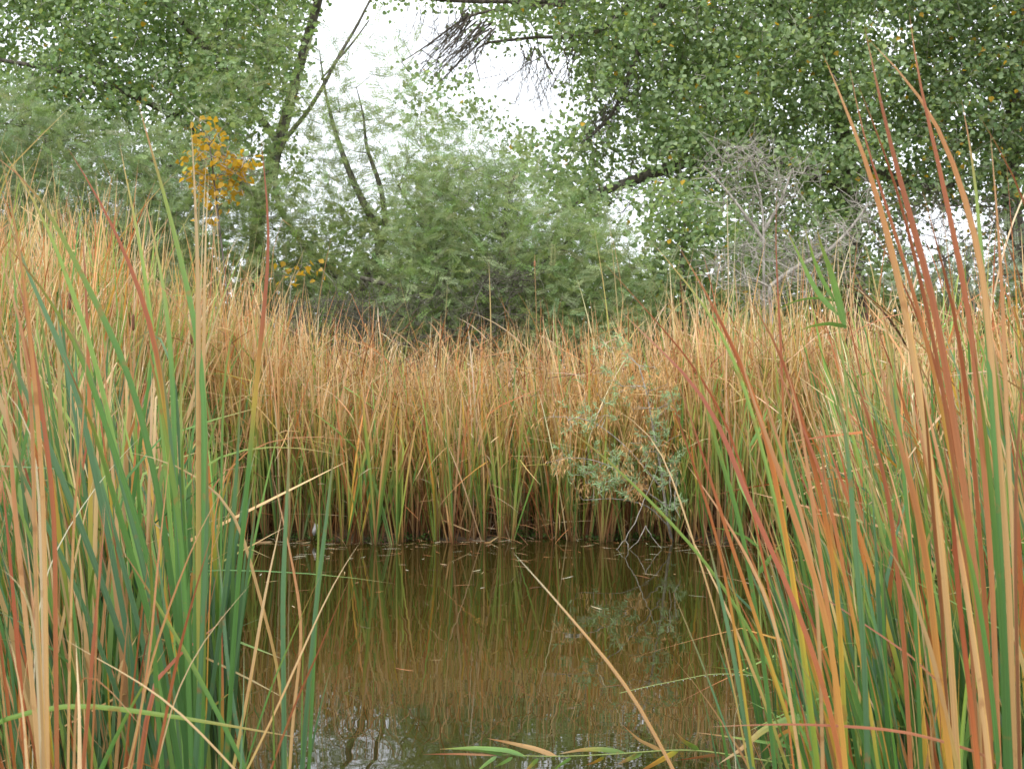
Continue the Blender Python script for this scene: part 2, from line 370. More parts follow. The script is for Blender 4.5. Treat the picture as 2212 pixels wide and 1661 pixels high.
H('clump_d', 'L', [(740, 2084), (750, 1980), (785, 1895), (850, 1850), (920, 1870), (975, 1970), (1010, 2130), (1030, 2400), (1050, 2800), (1080, 3400), (1100, 4454)], 26, 'B', 3.4)
H('clump_d', 'L', [(815, 1860), (880, 2064), (920, 2284), (960, 2524), (1000, 2750), (1040, 3000), (1080, 3600), (1110, 4454)], 40, 'G', 3.2)
H('clump_d', 'L', [(880, 1870), (925, 2000), (960, 2250), (990, 2550), (1020, 2900), (1060, 3400), (1100, 4000), (1110, 4454)], 34, 'B', 3.3)
H('clump_d', 'L', [(1045, 1950), (1048, 2200), (1048, 2500), (1062, 2850), (1085, 3300), (1110, 3900), (1120, 4454)], 34, 'G', 3.3)
H('clump_d', 'L', [(1310, 2278), (1200, 2290), (1110, 2330), (1060, 2410), (1045, 2520), (1060, 2900), (1090, 3500), (1110, 4454)], 18, 'G', 3.35)
H('clump_e', 'L', [(1205, 2500), (1200, 2800), (1195, 3200), (1175, 3700), (1150, 4100), (1130, 4454)], 40, 'B', 3.1)
H('clump_e', 'L', [(1110, 2600), (1120, 2900), (1125, 3300), (1130, 3800), (1130, 4454)], 34, 'G', 3.1)
H('clump_e', 'L', [(860, 3010), (875, 3200), (880, 3500), (900, 3900), (940, 4454)], 34, 'G', 3.0)
H('clump_e', 'L', [(695, 3165), (780, 3290), (870, 3433), (1040, 3713), (1200, 4013), (1330, 4260), (1440, 4500)], 34, 'G', 3.0)
H('clump_e', 'L', [(1195, 3440), (1190, 3700), (1180, 4000), (1170, 4454)], 26, 'G', 3.05)
H('clump_e', 'L', [(1745, 4273), (1620, 4248), (1500, 4233), (1200, 4178), (900, 4133), (620, 4093), (350, 4066), (200, 4110)], 38, 'L', 2.9)
# left, reddish leaves at the frame's edge
H('rusty_left', 'L', [(0, 880), (40, 1060), (85, 1240), (112, 1440), (145, 1661), (165, 1850), (200, 2200), (235, 2600), (255, 3000), (265, 3600), (275, 4454)], 34, 'S', 2.6)
H('rusty_left', 'L', [(-70, 1250), (0, 1480), (70, 1680), (130, 1880), (170, 2100), (190, 2500), (200, 3000), (215, 3600), (260, 4454)], 36, 'S', 2.55)
H('rusty_left', 'L', [(20, 1360), (110, 1604), (150, 1754), (180, 1984), (230, 2224), (260, 2524), (300, 2774), (320, 3024), (320, 3500), (330, 4454)], 34, 'R', 2.7)
H('rusty_left', 'L', [(-10, 2214), (60, 2235), (120, 2300), (170, 2404), (200, 2530), (225, 2800), (240, 3300), (250, 3800), (265, 4454)], 22, 'P', 2.6)
H('rusty_left', 'L', [(-20, 1900), (20, 2200), (60, 2500), (70, 2800), (110, 3200), (150, 3600), (190, 4000), (230, 4454)], 36, 'S', 2.65)
H('faded_left', 'L', [(440, 3708), (443, 3893), (458, 3993), (462, 4100), (460, 4454)], 36, 'T', 2.5)
H('faded_left', 'L', [(40, 3658), (90, 3793), (120, 3993), (148, 4250), (155, 4454)], 24, 'T', 2.5)
H('faded_left', 'L', [(0, 3293), (60, 3313), (120, 3393), (170, 3473), (195, 3560), (210, 3800), (240, 4454)], 20, 'P', 2.55)
H('faded_left', 'L', [(505, 1830), (498, 2150), (480, 2500), (430, 2900), (415, 3400), (400, 3900), (395, 4454)], 22, 'S', 2.8)
H('faded_left', 'L', [(330, 3673), (450, 3753), (620, 3843), (800, 3940), (900, 4010), (1000, 4083), (1130, 4200), (1240, 4330)], 16, 'T', 2.7)
H('rust_stalks', 'L', [(610, 2903), (600, 3093), (585, 3273), (552, 3593), (520, 3993), (480, 4454)], 30, 'R', 2.7)
H('rust_stalks', 'L', [(1240, 3033), (1185, 3243), (1110, 3493), (1040, 3743), (980, 4043), (900, 4454)], 22, 'R', 2.75)
H('rust_stalks', 'L', [(1310, 2793), (1150, 3073), (1010, 3433), (940, 3623), (860, 3873), (780, 4293), (740, 4454)], 18, 'S', 2.8)
H('rust_stalks', 'L', [(1465, 3368), (1300, 3553), (1150, 3743), (1000, 4043), (910, 4454)], 11, 'T', 2.8)
H('rust_stalks', 'L', [(855, 4253), (740, 4110), (640, 3990), (545, 3890), (470, 3810), (440, 3900), (430, 4454)], 20, 'S', 2.65)
H('rust_stalks', 'L', [(990, 2560), (960, 2850), (925, 3150), (905, 3350), (870, 3800), (800, 4200), (760, 4454)], 20, 'O', 2.8)
H('rust_stalks', 'L', [(600, 2900), (570, 3300), (560, 3700), (545, 4100), (530, 4454)], 16, 'O', 2.6)
# leaves over the water, right of the clump
H('twin_blades', 'L', [(1695, 2404), (1680, 2574), (1665, 2774), (1655, 3085), (1640, 3300), (1637, 3600), (1642, 3900), (1648, 4454)], 38, 'B', 3.0)
H('twin_blades', 'L', [(1955, 2404), (1935, 2624), (1905, 2874), (1885, 3085), (1845, 3350), (1815, 3700), (1785, 4000), (1750, 4454)], 42, 'B', 3.0)
H('twin_blades', 'L', [(1857, 2700), (1850, 2950), (1842, 3200), (1832, 3500), (1815, 3900), (1790, 4454)], 26, 'G', 3.1)
H('twin_blades', 'L', [(1768, 3420), (1760, 3600), (1752, 3900), (1745, 4454)], 10, 'G', 3.0)
H('tall_tan_tip', 'L', [(1510, 800), (1530, 980), (1553, 1180), (1562, 1400), (1558, 1560), (1535, 1740), (1510, 1950), (1490, 2200), (1465, 2424), (1440, 2724), (1405, 3080), (1360, 3600), (1310, 4454)], 36, 'GR', 3.2)
H('tall_tan_tip', 'L', [(1480, 1559), (1420, 1694), (1365, 1824), (1330, 1950), (1300, 2150), (1285, 2500), (1280, 3200), (1270, 4454)], 18, 'G', 3.6)
H('tall_tan_tip', 'L', [(1400, 2180), (1385, 2500), (1360, 2900), (1320, 3300), (1270, 3700), (1210, 4100), (1180, 4454)], 34, 'B', 3.4)
H('tall_tan_tip', 'L', [(1640, 2950), (1590, 3200), (1550, 3350), (1500, 3650), (1450, 3950), (1380, 4300), (1350, 4454)], 24, 'GT', 3.2)
H('tall_tan_tip', 'L', [(1250, 3080), (1290, 3400), (1300, 3700), (1350, 4100), (1420, 4454)], 30, 'B', 3.3)
H('arc_leaves', 'L', [(2020, 2645), (1900, 2609), (1700, 2589), (1500, 2574), (1350, 2604), (1215, 2655), (1120, 2710), (1040, 2800), (1010, 3100), (1010, 3700), (1020, 4454)], 16, 'L', 3.6)
H('arc_leaves', 'L', [(720, 2614), (850, 2619), (950, 2654), (1100, 2734), (1200, 2784), (1300, 2864), (1380, 3000), (1440, 3200), (1500, 3450), (1560, 3650), (1610, 3850), (1640, 4100), (1660, 4454)], 22, 'GT', 3.4)
H('arc_leaves', 'L', [(2136, 2564), (2000, 2535), (1850, 2524), (1700, 2525), (1600, 2534), (1450, 2574), (1330, 2650), (1250, 2850), (1220, 3300), (1200, 3900), (1190, 4454)], 10, 'Y', 3.7)
H('arc_leaves', 'L', [(825, 2519), (700, 2640), (600, 2754), (440, 2984), (340, 3143), (250, 3350), (200, 3700), (190, 4454)], 9, 'W', 3.6)
H('crossing', 'L', [(2090, 3133), (1960, 3313), (1900, 3440), (1760, 3750), (1570, 4180), (1430, 4454)], 18, 'GT', 2.9)
H('crossing', 'L', [(2035, 3328), (1950, 3513), (1850, 3773), (1740, 3993), (1650, 4230), (1570, 4454)], 15, 'R', 2.9)
H('crossing', 'L', [(1870, 3303), (1780, 3483), (1680, 3723), (1560, 3993), (1450, 4353), (1420, 4454)], 14, 'G', 2.95)
H('crossing', 'L', [(1580, 2760), (1640, 3000), (1700, 3300), (1745, 3530), (1760, 3650), (1735, 3850), (1700, 4100), (1680, 4454)], 24, 'S', 3.2)
H('crossing', 'L', [(1500, 2650), (1490, 2900), (1440, 3250), (1400, 3600), (1340, 4000), (1290, 4454)], 22, 'B', 3.4)
H('crossing', 'L', [(1412, 3680), (1415, 3900), (1405, 4200), (1395, 4454)], 12, 'B', 2.9)
H('crossing', 'L', [(1580, 3810), (1580, 4050), (1590, 4454)], 16, 'G', 2.9)
# long bent leaf across the water
H('long_bent', 'M', [(1065, 3190), (1165, 3300), (1280, 3423), (1390, 3560), (1500, 3683), (1610, 3810), (1700, 3923), (1780, 4040), (1850, 4163), (1930, 4320), (2000, 4454)], 26, 'TB', 2.6)
# right side, tall rusty leaves
H('tallest_rust', 'R', [(1210, 150), (1250, 330), (1290, 540), (1330, 720), (1370, 860), (1410, 1020), (1450, 1180), (1530, 1430), (1600, 1674), (1640, 1874), (1680, 2124), (1720, 2374), (1760, 2624), (1800, 2874), (1850, 3300), (1900, 3800), (1930, 4454)], 54, 'R', 2.6)
H('tallest_rust', 'R', [(970, 310), (1050, 510), (1120, 650), (1180, 820), (1240, 990), (1290, 1150), (1340, 1330), (1400, 1580), (1450, 1800), (1500, 2050), (1540, 2350), (1600, 2700), (1650, 3100), (1700, 3600), (1750, 4454)], 50, 'S', 2.65)
H('tallest_rust', 'R', [(1165, 470), (1230, 620), (1290, 780), (1350, 950), (1400, 1090), (1460, 1300), (1530, 1600), (1610, 1950), (1690, 2400), (1760, 2900), (1820, 3500), (1870, 4454)], 30, 'R', 2.7)
H('tallest_rust', 'R', [(1118, 345), (1150, 550), (1190, 760), (1260, 960), (1330, 1160), (1400, 1400), (1480, 1624), (1540, 1850), (1600, 2100), (1660, 2350), (1720, 2700), (1800, 3100), (1870, 3600), (1930, 4454)], 30, 'GY', 2.75)
H('twisted_rust', 'R', [(1470, 70), (1475, 200), (1500, 330), (1530, 500), (1570, 650), (1600, 780), (1640, 930), (1670, 1080), (1700, 1240), (1740, 1420), (1790, 1650), (1830, 1900), (1870, 2250), (1900, 2700), (1950, 3300), (1990, 4454)], 40, 'R', 2.6)
H('twisted_rust', 'R', [(1240, 235), (1340, 330), (1420, 400), (1500, 490), (1550, 570), (1600, 640), (1660, 750), (1710, 880), (1760, 1040), (1810, 1200), (1850, 1330), (1890, 1500), (1925, 1800), (1960, 2300), (2010, 2800), (2050, 3400), (2080, 4454)], 46, 'S', 2.7)
H('twisted_rust', 'R', [(1545, 1090), (1580, 1230), (1620, 1380), (1670, 1550), (1710, 1700), (1760, 1950), (1800, 2250), (1840, 2600), (1880, 3100), (1920, 3700), (1950, 4454)], 32, 'R', 2.7)
H('twisted_rust', 'R', [(1650, 1150), (1690, 1400), (1710, 1600), (1760, 2000), (1800, 2500), (1850, 3200), (1890, 4454)], 20, 'S', 2.9)
H('green_edge', 'R', [(1775, 585), (1810, 760), (1840, 940), (1865, 1150), (1880, 1350), (1890, 1500), (1905, 1700), (1920, 1900), (1935, 2200), (1960, 2500), (1980, 2850), (2000, 3150), (2020, 3600), (2060, 4454)], 38, 'G', 2.65)
H('green_edge', 'R', [(1938, 750), (1955, 900), (1965, 1100), (1985, 1300), (2000, 1500), (2010, 1700), (2020, 1950), (2030, 2300), (2060, 2900), (2090, 3500), (2110, 4454)], 32, 'S', 2.6)
H('green_edge', 'R', [(1870, 660), (1950, 790), (2020, 900), (2080, 1010), (2136, 1120), (2210, 1350), (2260, 1700), (2300, 2300), (2320, 3200), (2330, 4454)], 28, 'R', 2.6)
H('green_edge', 'R', [(1940, 1200), (2000, 1310), (2060, 1440), (2110, 1560), (2170, 1800), (2210, 2200), (2240, 3000), (2260, 4454)], 26, 'D', 2.55)
H('green_edge', 'R', [(2136, 1900), (2125, 2200), (2110, 2450), (2090, 2650), (2085, 3000), (2090, 3600), (2110, 4454)], 26, 'D', 2.4)
H('leaning_mid', 'R', [(120, 1405), (200, 1530), (290, 1684), (370, 1834), (430, 1964), (500, 2124), (570, 2274), (640, 2500), (700, 2800), (790, 3300), (890, 4000), (940, 4454)], 40, 'GY', 2.8)
H('leaning_mid', 'R', [(485, 1644), (560, 1764), (640, 1864), (700, 1964), (760, 2124), (800, 2274), (850, 2424), (900, 2624), (980, 2950), (1060, 3450), (1110, 4454)], 36, 'GY', 2.85)
H('leaning_mid', 'R', [(-30, 1390), (0, 1424), (120, 1574), (230, 1690), (330, 1824), (420, 1980), (520, 2250), (620, 2600), (720, 3000), (830, 3600), (920, 4454)], 26, 'L', 3.0)
H('leaning_mid', 'R', [(705, 1065), (697, 1200), (692, 1400), (705, 1600), (712, 1750), (728, 2000), (738, 2250), (742, 2500), (750, 3000), (790, 3700), (830, 4454)], 20, 'GR', 3.0)
H('leaning_mid', 'R', [(1210, 1260), (1290, 1370), (1370, 1500), (1430, 1620), (1510, 1800), (1610, 2050), (1700, 2400), (1780, 2800), (1850, 3400), (1900, 4454)], 28, 'R', 2.9)
H('green_tilt', 'R', [(150, 1844), (180, 1944), (240, 2104), (300, 2344), (330, 2524), (380, 2674), (440, 2824), (500, 3050), (560, 3400), (640, 3900), (690, 4454)], 32, 'G', 2.9)
H('green_tilt', 'R', [(100, 2124), (150, 2274), (200, 2384), (260, 2604), (320, 2774), (390, 3000), (470, 3250), (560, 3500), (620, 3700), (700, 3950), (800, 4250), (860, 4454)], 26, 'GY', 2.85)
H('green_tilt', 'R', [(30, 2044), (60, 2164), (100, 2324), (140, 2480), (190, 2600), (260, 2800), (330, 3000), (400, 3300), (470, 3700), (540, 4200), (570, 4454)], 22, 'GY', 2.9)
H('green_tilt', 'R', [(-328, 1489), (-218, 1614), (-118, 1724), (-28, 1824), (62, 1924), (152, 2024), (238, 2130), (340, 2290), (440, 2500), (540, 2850), (640, 3300), (740, 3900), (800, 4454)], 16, 'YR', 3.0)
H('green_tilt', 'R', [(270, 3000), (310, 3150), (360, 3350), (410, 3600), (440, 3700), (480, 3950), (530, 4250), (560, 4454)], 34, 'B', 2.9)
H('long_crossing', 'R', [(-208, 1794), (-118, 1894), (-18, 1984), (72, 2064), (162, 2144), (280, 2284), (370, 2444), (440, 2624), (500, 2800), (560, 2953), (640, 3113), (720, 3283), (800, 3473), (860, 3620), (940, 3850), (1020, 4120), (1080, 4454)], 38, 'YR', 2.65)
H('long_crossing', 'R', [(-82, 2554), (0, 2620), (60, 2560), (170, 2674), (260, 2804), (350, 2914), (440, 3060), (500, 3163), (560, 3273), (620, 3393), (680, 3553), (740, 3800), (800, 4150), (840, 4454)][3:], 26, 'S', 2.8)
H('long_crossing', 'R', [(-658, 2384), (-498, 2484), (-338, 2604), (-218, 2714), (-138, 2794), (0, 2933), (150, 3083), (290, 3253), (400, 3403), (520, 3593), (650, 3843), (780, 4063), (920, 4400), (940, 4454)], 23, 'L', 3.0)
H('long_crossing', 'R', [(-248, 2359), (-118, 2424), (-18, 2514), (42, 2624), (92, 2754), (132, 2854), (182, 3024), (260, 3250), (350, 3550), (450, 3950), (540, 4454)], 14, 'GT', 3.1)
H('yellow_broad', 'R', [(480, 2000), (520, 2200), (570, 2340), (640, 2500), (700, 2680), (760, 2870), (820, 3050), (900, 3250), (960, 3450), (1010, 3700), (1060, 4000), (1100, 4454)], 44, 'Y', 2.6)
H('yellow_broad', 'R', [(540, 1950), (600, 2200), (680, 2450), (760, 2700), (840, 2950), (900, 3150), (940, 3500), (960, 4000), (970, 4454)], 30, 'S', 2.7)
H('yellow_broad', 'R', [(620, 1940), (700, 2100), (760, 2250), (840, 2450), (930, 2650), (1010, 2880), (1080, 3250), (1150, 3600), (1230, 4000), (1290, 4454)], 30, 'GY', 2.8)
H('yellow_broad', 'R', [(750, 2100), (800, 2260), (850, 2480), (880, 2700), (910, 2900), (950, 3200), (1000, 3500), (1040, 3900), (1060, 4454)], 34, 'Y', 2.75)
H('orange_broad', 'R', [(1250, 1900), (1330, 2250), (1400, 2500), (1480, 2793), (1530, 2993), (1570, 3213), (1600, 3493), (1630, 3800), (1680, 4200), (1710, 4454)], 50, 'Y', 2.5)
H('orange_broad', 'R', [(1510, 2050), (1570, 2350), (1630, 2600), (1690, 2850), (1745, 3093), (1800, 3393), (1840, 3693), (1900, 4093), (1935, 4454)], 48, 'S', 2.45)
H('orange_broad', 'R', [(1520, 2030), (1545, 2200), (1570, 2400), (1590, 2700), (1610, 3000), (1660, 3500), (1700, 4454)], 28, 'D', 2.55)
H('orange_broad', 'R', [(1650, 2450), (1710, 2800), (1730, 3100), (1760, 3500), (1820, 4000), (1870, 4454)], 36, 'YR', 2.5)
H('orange_broad', 'R', [(1310, 3138), (1380, 3183), (1420, 3233), (1440, 3330), (1500, 3473), (1560, 3643), (1610, 3793), (1650, 3993), (1720, 4293), (1750, 4454)], 34, 'GT', 2.5)
H('green_inner', 'R', [(1020, 2064), (1070, 2274), (1100, 2524), (1130, 2724), (1145, 3000), (1160, 3200), (1190, 3500), (1215, 3900), (1230, 4454)], 42, 'B', 2.8)
H('green_inner', 'R', [(1290, 1714), (1340, 1844), (1370, 2024), (1390, 2224), (1420, 2500), (1450, 2900), (1500, 3400), (1540, 4454)], 30, 'G', 3.0)
H('green_inner', 'R', [(1830, 1934), (1860, 2124), (1890, 2324), (1920, 2524), (1940, 2824), (1980, 3200), (2010, 3700), (2030, 4454)], 40, 'G', 2.65)
H('green_inner', 'R', [(1090, 1980), (1140, 2110), (1190, 2280), (1240, 2440), (1300, 2650), (1360, 2900), (1400, 3300), (1440, 3700), (1480, 4454)], 34, 'R', 2.75)
H('green_inner', 'R', [(1690, 2640), (1740, 2900), (1790, 3100), (1850, 3350), (1910, 3700), (1960, 4100), (1990, 4454)], 40, 'G', 2.6)
H('fallen_red', 'R', [(310, 4208), (500, 4198), (700, 4193), (900, 4192), (1100, 4205), (1300, 4218), (1500, 4235), (1620, 4280)], 24, 'R', 2.7)
H('broken_stalk', 'R', [(530, 4030), (455, 4065), (455, 4180), (452, 4300), (470, 4454)], 8, 'W', 3.0)

HLAB = {
 'clump_a': "broad dark green cattail leaves sweeping left from the dense green clump",
 'clump_b': "blue green cattail leaves leaning far left at the back of the green clump",
 'clump_c': "upright green cattail with the tallest leaves of the left clump",
 'clump_d': "green cattail with one leaf arched over like a hook in the left clump",
 'clump_e': "low green cattail with a broad folded leaf lying almost level at lower left",
 'rusty_left': "rust coloured cattail leaves rising along the left edge",
 'faded_left': "faded cattail with a broken pale leaf end at lower left",
 'rust_stalks': "thin rust brown cattail leaves crossing in front of the left green clump",
 'twin_blades': "cattail with two pointed blue green leaves standing over the left of the open water",
 'tall_tan_tip': "tall slender green cattail with a tan tip between the left clump and the open water",
 'arc_leaves': "cattail with thin leaves arching level across the reeds right of the left clump",
 'crossing': "small cattail of thin leaves leaning right over the pond, crossing each other",
 'long_bent': "single long tan leaf leaning left across the middle of the open water",
 'tallest_rust': "broad rust cattail leaves reaching highest beside the yellow edged one at upper right",
 'twisted_rust': "rust cattail leaves with a twisted tip that reaches nearest the top edge at right",
 'green_edge': "cattail with one tall bright green leaf between tan ones near the right edge",
 'leaning_mid': "cattail leaves leaning left, rust above and orange below, right of the willow",
 'green_tilt': "green and orange cattail leaves tilting over the right bank of the pond",
 'long_crossing': "cattail with the longest leaf leaning left over the willow",
 'yellow_broad': "cattail with a broad bright yellow lower leaf at right of the pond",
 'orange_broad': "broad orange cattail leaves low in the right foreground, one with a folded tan tip",
 'green_inner': "upright deep green cattail leaves among the rust ones in the right foreground",
 'fallen_red': "red brown cattail leaf lying level across the lower right reeds",
 'broken_stalk': "thin pale stalk snapped into a right angle at the edge of the water, lower right",
}
def resample(p, n):
    p = np.asarray(p, float); d = np.r_[0, np.cumsum(np.linalg.norm(np.diff(p, axis=0), axis=1))]
    s = np.linspace(0, d[-1], n); q = np.stack([np.interp(s, d, p[:, i]) for i in range(p.shape[1])], 1)
    for _ in range(2): q[1:-1] = 0.25 * q[:-2] + 0.5 * q[1:-1] + 0.25 * q[2:]
    return q
GH = "cattail plants in the foreground"
for key, blades in HERO.items():
    lows = np.array([P(*b['pts'][-1], b['Y']) for b in blades])
    bx, by = lows[:, 0].mean(), lows[:, 1].mean()
    bx += 0.05 * (lows[:, 0].mean() > 0) - 0.0
    root = empty("cattail", (bx, by, ground_z(np.array(bx), np.array(by)) + 0.0)); rz = root.location.z
    tag(root, HLAB[key], "cattail", GH)
    for b in blades:
        pts = b['pts']; m_ = len(pts); tipdepth = rng.normal(0, 0.12)
        q = [P(x, y, b['Y'] + tipdepth * (1 - i / (m_ - 1)) ** 1.5) for i, (x, y) in enumerate(pts)][::-1]
        low = q[0]; d = unit(q[0] - q[min(2, m_ - 1)])
        foot = np.array([0.45 * (low[0] + d[0] * 0.3) + 0.55 * bx, 0.5 * low[1] + 0.5 * by, rz - 0.05])
        mid = low + np.array([d[0], d[1], min(d[2], -0.3)]) * 0.18
        mid2 = (mid + foot) / 2 + np.array([(mid[0] - foot[0]) * .15, 0, 0])
        C = resample([foot, mid2, mid] + q, 34)
        t = np.linspace(0, 1, 34)
        T = unit(np.gradient(C, axis=0))
        view = unit(C - np.array([0, 0, EYE]))
        a0 = rng.uniform(-.5, .5); tw = rng.uniform(-.7, .7); ang = a0 + tw * (t - .4)
        s0 = unit(np.cross(T, view)); nrm = np.cross(s0, T)
        S = s0 * np.cos(ang)[:, None] + nrm * np.sin(ang)[:, None]
        W = b['w'] * b['Y'] / F * 0.5 * np.clip(.7 + .6 * t, 0, 1) * (np.clip((1 - t) / .17, 0, 1) ** .8 + .01) * .76
        if b['ty'] in 'PW' and key == 'faded_left' and len(b['pts']) < 6: W = b['w'] * b['Y'] / F * 0.5 * np.where(t > .985, .6, 1) * np.clip(.6 + t, 0, 1)
        COL = tcol(b['ty'], t, rng.normal(0, .04)) * rng.uniform(.9, 1.1)
        mbb = MB(); add_blades(mbb, C[None] - np.array(root.location), S[None], W[None], COL[None], keel=0.22)
        mbb.build("leaf", M_BLADE, root)

# ------------------------------------------------------------------ procedural near cattails (each a thing, each leaf a part)
def near_plant(x, y, H_, nl, mix, lean, w, label, group, spread=.14, kink=.09, curl=.15):
    root = empty("cattail", (x, y, float(ground_z(np.array(x), np.array(y)))))
    tag(root, label, "cattail", group)
    for k in range(nl):
        mbb = MB()
        q = (k / max(nl - 1, 1) * 2 - 1)
        plants(mbb, np.array([[q * .02, rng.normal(0, .01)]]), np.array([-0.03]), np.array([H_]), 1, mix,
               lean=(lean[0] + q * spread * .5 + rng.normal(0, .03), lean[1] + rng.normal(0, .05)), spread=.08, w=w, n=18, keel=.2, kink=kink, curl=curl)
        mbb.build("leaf", M_BLADE, root)
def scatter_px(n_, x0, x1, Y0, Y1):
    Y = np.sqrt(rng.uniform(Y0 ** 2, Y1 ** 2, n_)); px = rng.uniform(x0, x1, n_)
    return [( (px[i] - 1106) / F * Y[i], Y[i]) for i in range(n_)]
MIX_GREEN = {'B': 5, 'G': 4, 'L': 1, 'GY': 1.0, 'GT': .6, 'S': .4}
MIX_RED = {'R': 1.6, 'S': 2.4, 'YR': 1.2, 'GY': 1.6, 'G': 2, 'B': 1.5, 'T': 1, 'GT': .8, 'Y': .6}
MIX_RIGHT = {'G': 8, 'B': 5, 'L': 1, 'GY': 3, 'Y': 2.2, 'YR': .7, 'R': .3, 'S': 1.2, 'T': .8, 'GT': 1.2}
for x, y in scatter_px(24, -150, 240, 3.0, 4.3):
    near_plant(x, y, rng.uniform(1.5, 2.3), 9, MIX_RED, (-.06, .02), .0075, "mixed tan and green cattail in the thicket at the left edge", "cattails at the left edge")
for x, y in scatter_px(34, 110, 470, 3.6, 4.9):
    near_plant(x, y, rng.uniform(1.2, 2.2), 12, MIX_GREEN, (-.09, .02), .0095, "dark green cattail filling out the dense left foreground clump", "green cattails of the left clump")
for x, y in scatter_px(7, 440, 640, 3.4, 4.6):
    near_plant(x, y, rng.uniform(0.9, 1.45), 5, MIX_GREEN, (-.02, 0), .006, "sparse thin cattail standing in the water right of the left clump", "sparse cattails over the water")
for x, y in scatter_px(58, 1830, 2420, 2.9, 4.9):
    near_plant(x, y, rng.uniform(1.3, 2.1), 10, MIX_RIGHT, (-.13, .03), .0072, "cattail with green and rust leaves leaning left in the dense right foreground", "cattails of the right foreground")
for x, y in scatter_px(16, 1650, 1860, 3.6, 5.6):
    near_plant(x, y, rng.uniform(1.1, 1.7), 8, {'G': 5, 'B': 4, 'GY': 1.5, 'S': 1}, (-.08, .02), .0062, "slender green cattail at the pond's right margin", "slender cattails of the right margin")

# ------------------------------------------------------------------ cattails along the shoreline (each a thing) and the stand behind (one mass)
MIX_BED = {'FG': 6.5, 'GT': 3.4, 'GY': 1.2, 'T': 3.6, 'S': 1.1, 'O': .4, 'R': .4, 'G': .7, 'L': 2.4, 'P': 1.5, 'Y': 1.3}
MIX_LEFT = {'FG': 3, 'GT': 3.2, 'L': 2.2, 'G': 1.6, 'T': 2.4, 'S': 1.0, 'GY': 1.5, 'O': .2, 'P': 1.2, 'R': .25, 'Y': .8}
MIX_MIDR = {'G': 2.4, 'L': 2.2, 'GT': 3.2, 'T': 3.6, 'S': 2.0, 'O': .7, 'R': .7, 'GY': 1.6, 'P': 1.1}
def bed_height(x):
    return interp(x, [-9, -4.6, -3.4, -2.5, -1.6, 0, 1.2, 2.2, 4, 9], [4.0, 3.8, 3.15, 2.55, 2.25, 2.2, 2.42, 2.75, 2.85, 3.0])
shore_n = 0
def shore_plant(x, y, h, nl, mix, label, group, w=.0095):
    mbb = MB(); z = -0.04
    plants(mbb, np.array([[0.0, 0.0]]), np.array([z]), np.array([h]), nl, mix, lean=(rng.normal(0, .05), rng.normal(-.01, .04)), spread=.17, w=w, n=12, kink=.16, curl=.22, spreadpos=.035, val=1.32)
    tag(mbb.build("cattail", M_FARBLADE, origin=None), label, "cattail", group).location = (x, y, 0)
xs = np.sort(np.concatenate([np.linspace(-3.15, 3.45, 96) + rng.normal(0, .04, 96)]))
for i, x in enumerate(xs):
    y = float(far_shore(np.array(x))) + rng.normal(0, .12) - .04
    shore_plant(x, y, float(bed_height(x)) * rng.uniform(.72, 1.0), int(rng.integers(8, 13)), MIX_BED if rng.random() < .45 else {'FG': 6, 'GT': 2, 'T': 2, 'O': 1, 'G': .5, 'Y': .5},
                "far bank cattail standing at the waterline across the pond", "cattails along the far waterline")
for i in range(38):
    Y = rng.uniform(6.0, 12.7); x = float(right_shore(np.array(Y))) + abs(rng.normal(0, .12)) - .04
    shore_plant(x, Y, rng.uniform(1.6, 2.2), 9, MIX_MIDR, "mid distance cattail along the pond's right shore", "cattails along the right shore", .009)
for i in range(26):
    Y = rng.uniform(8.6, 12.7); x = float(left_shore(np.array(Y))) - abs(rng.normal(0, .12)) + .04
    shore_plant(x, Y, rng.uniform(2.0, 2.7), 9, MIX_LEFT, "cattail along the pond's left shore behind the green clump", "cattails along the left shore", .009)

def bed_points(n_, x0, x1, y0, y1, cond):
    x = rng.uniform(x0, x1, n_); y = rng.uniform(y0, y1, n_); k = cond(x, y); return np.stack([x[k], y[k]], 1)
mb = MB()
for (n_, box, cond, mix, hs, hj, nl, kink) in [
    (1200, (-3.6, 3.8, 12.8, 16.5), lambda x, y: (y > far_shore(x)) & (x > -3.6) & (x < 3.8), MIX_BED, bed_height, (.72, 1.08), 8, .30),
    (2600, (-9, -3.1, 8.2, 15.5), lambda x, y: (x < left_shore(y) - .02) & (x > -y * .46), MIX_LEFT, bed_height, (.66, 1.05), 8, .2),
    (2300, (2.2, 8.6, 6.0, 16), lambda x, y: (x > right_shore(y) + .02) & (x < y * .5) & ~((y < 13) & (rng.random(len(x)) < .25)), MIX_MIDR, lambda x: 0 * x + 2.55, (.66, 1.05), 7, .24),
]:
    xy = bed_points(n_, *box, cond)
    hh = hs(xy[:, 0]) * rng.uniform(*hj, len(xy))
    plants(mb, xy, ground_z(xy[:, 0], xy[:, 1]) - .02, hh, nl, mix, spread=.15, w=.0085, n=12, kink=kink, curl=.26, lean=(-.01, -.005), val=1.24)
# some tall emergent leaves over the far bed
xy = bed_points(90, -3.4, 4.0, 12.9, 14.6, lambda x, y: x > -9)
plants(mb, xy, xy[:, 0] * 0, bed_height(xy[:, 0]) * rng.uniform(1.1, 1.36, len(xy)), 3, {'T': 2, 'S': 2, 'P': 1, 'O': 1, 'GT': 1}, spread=.06, w=.009, n=12, kink=.25, curl=.2)
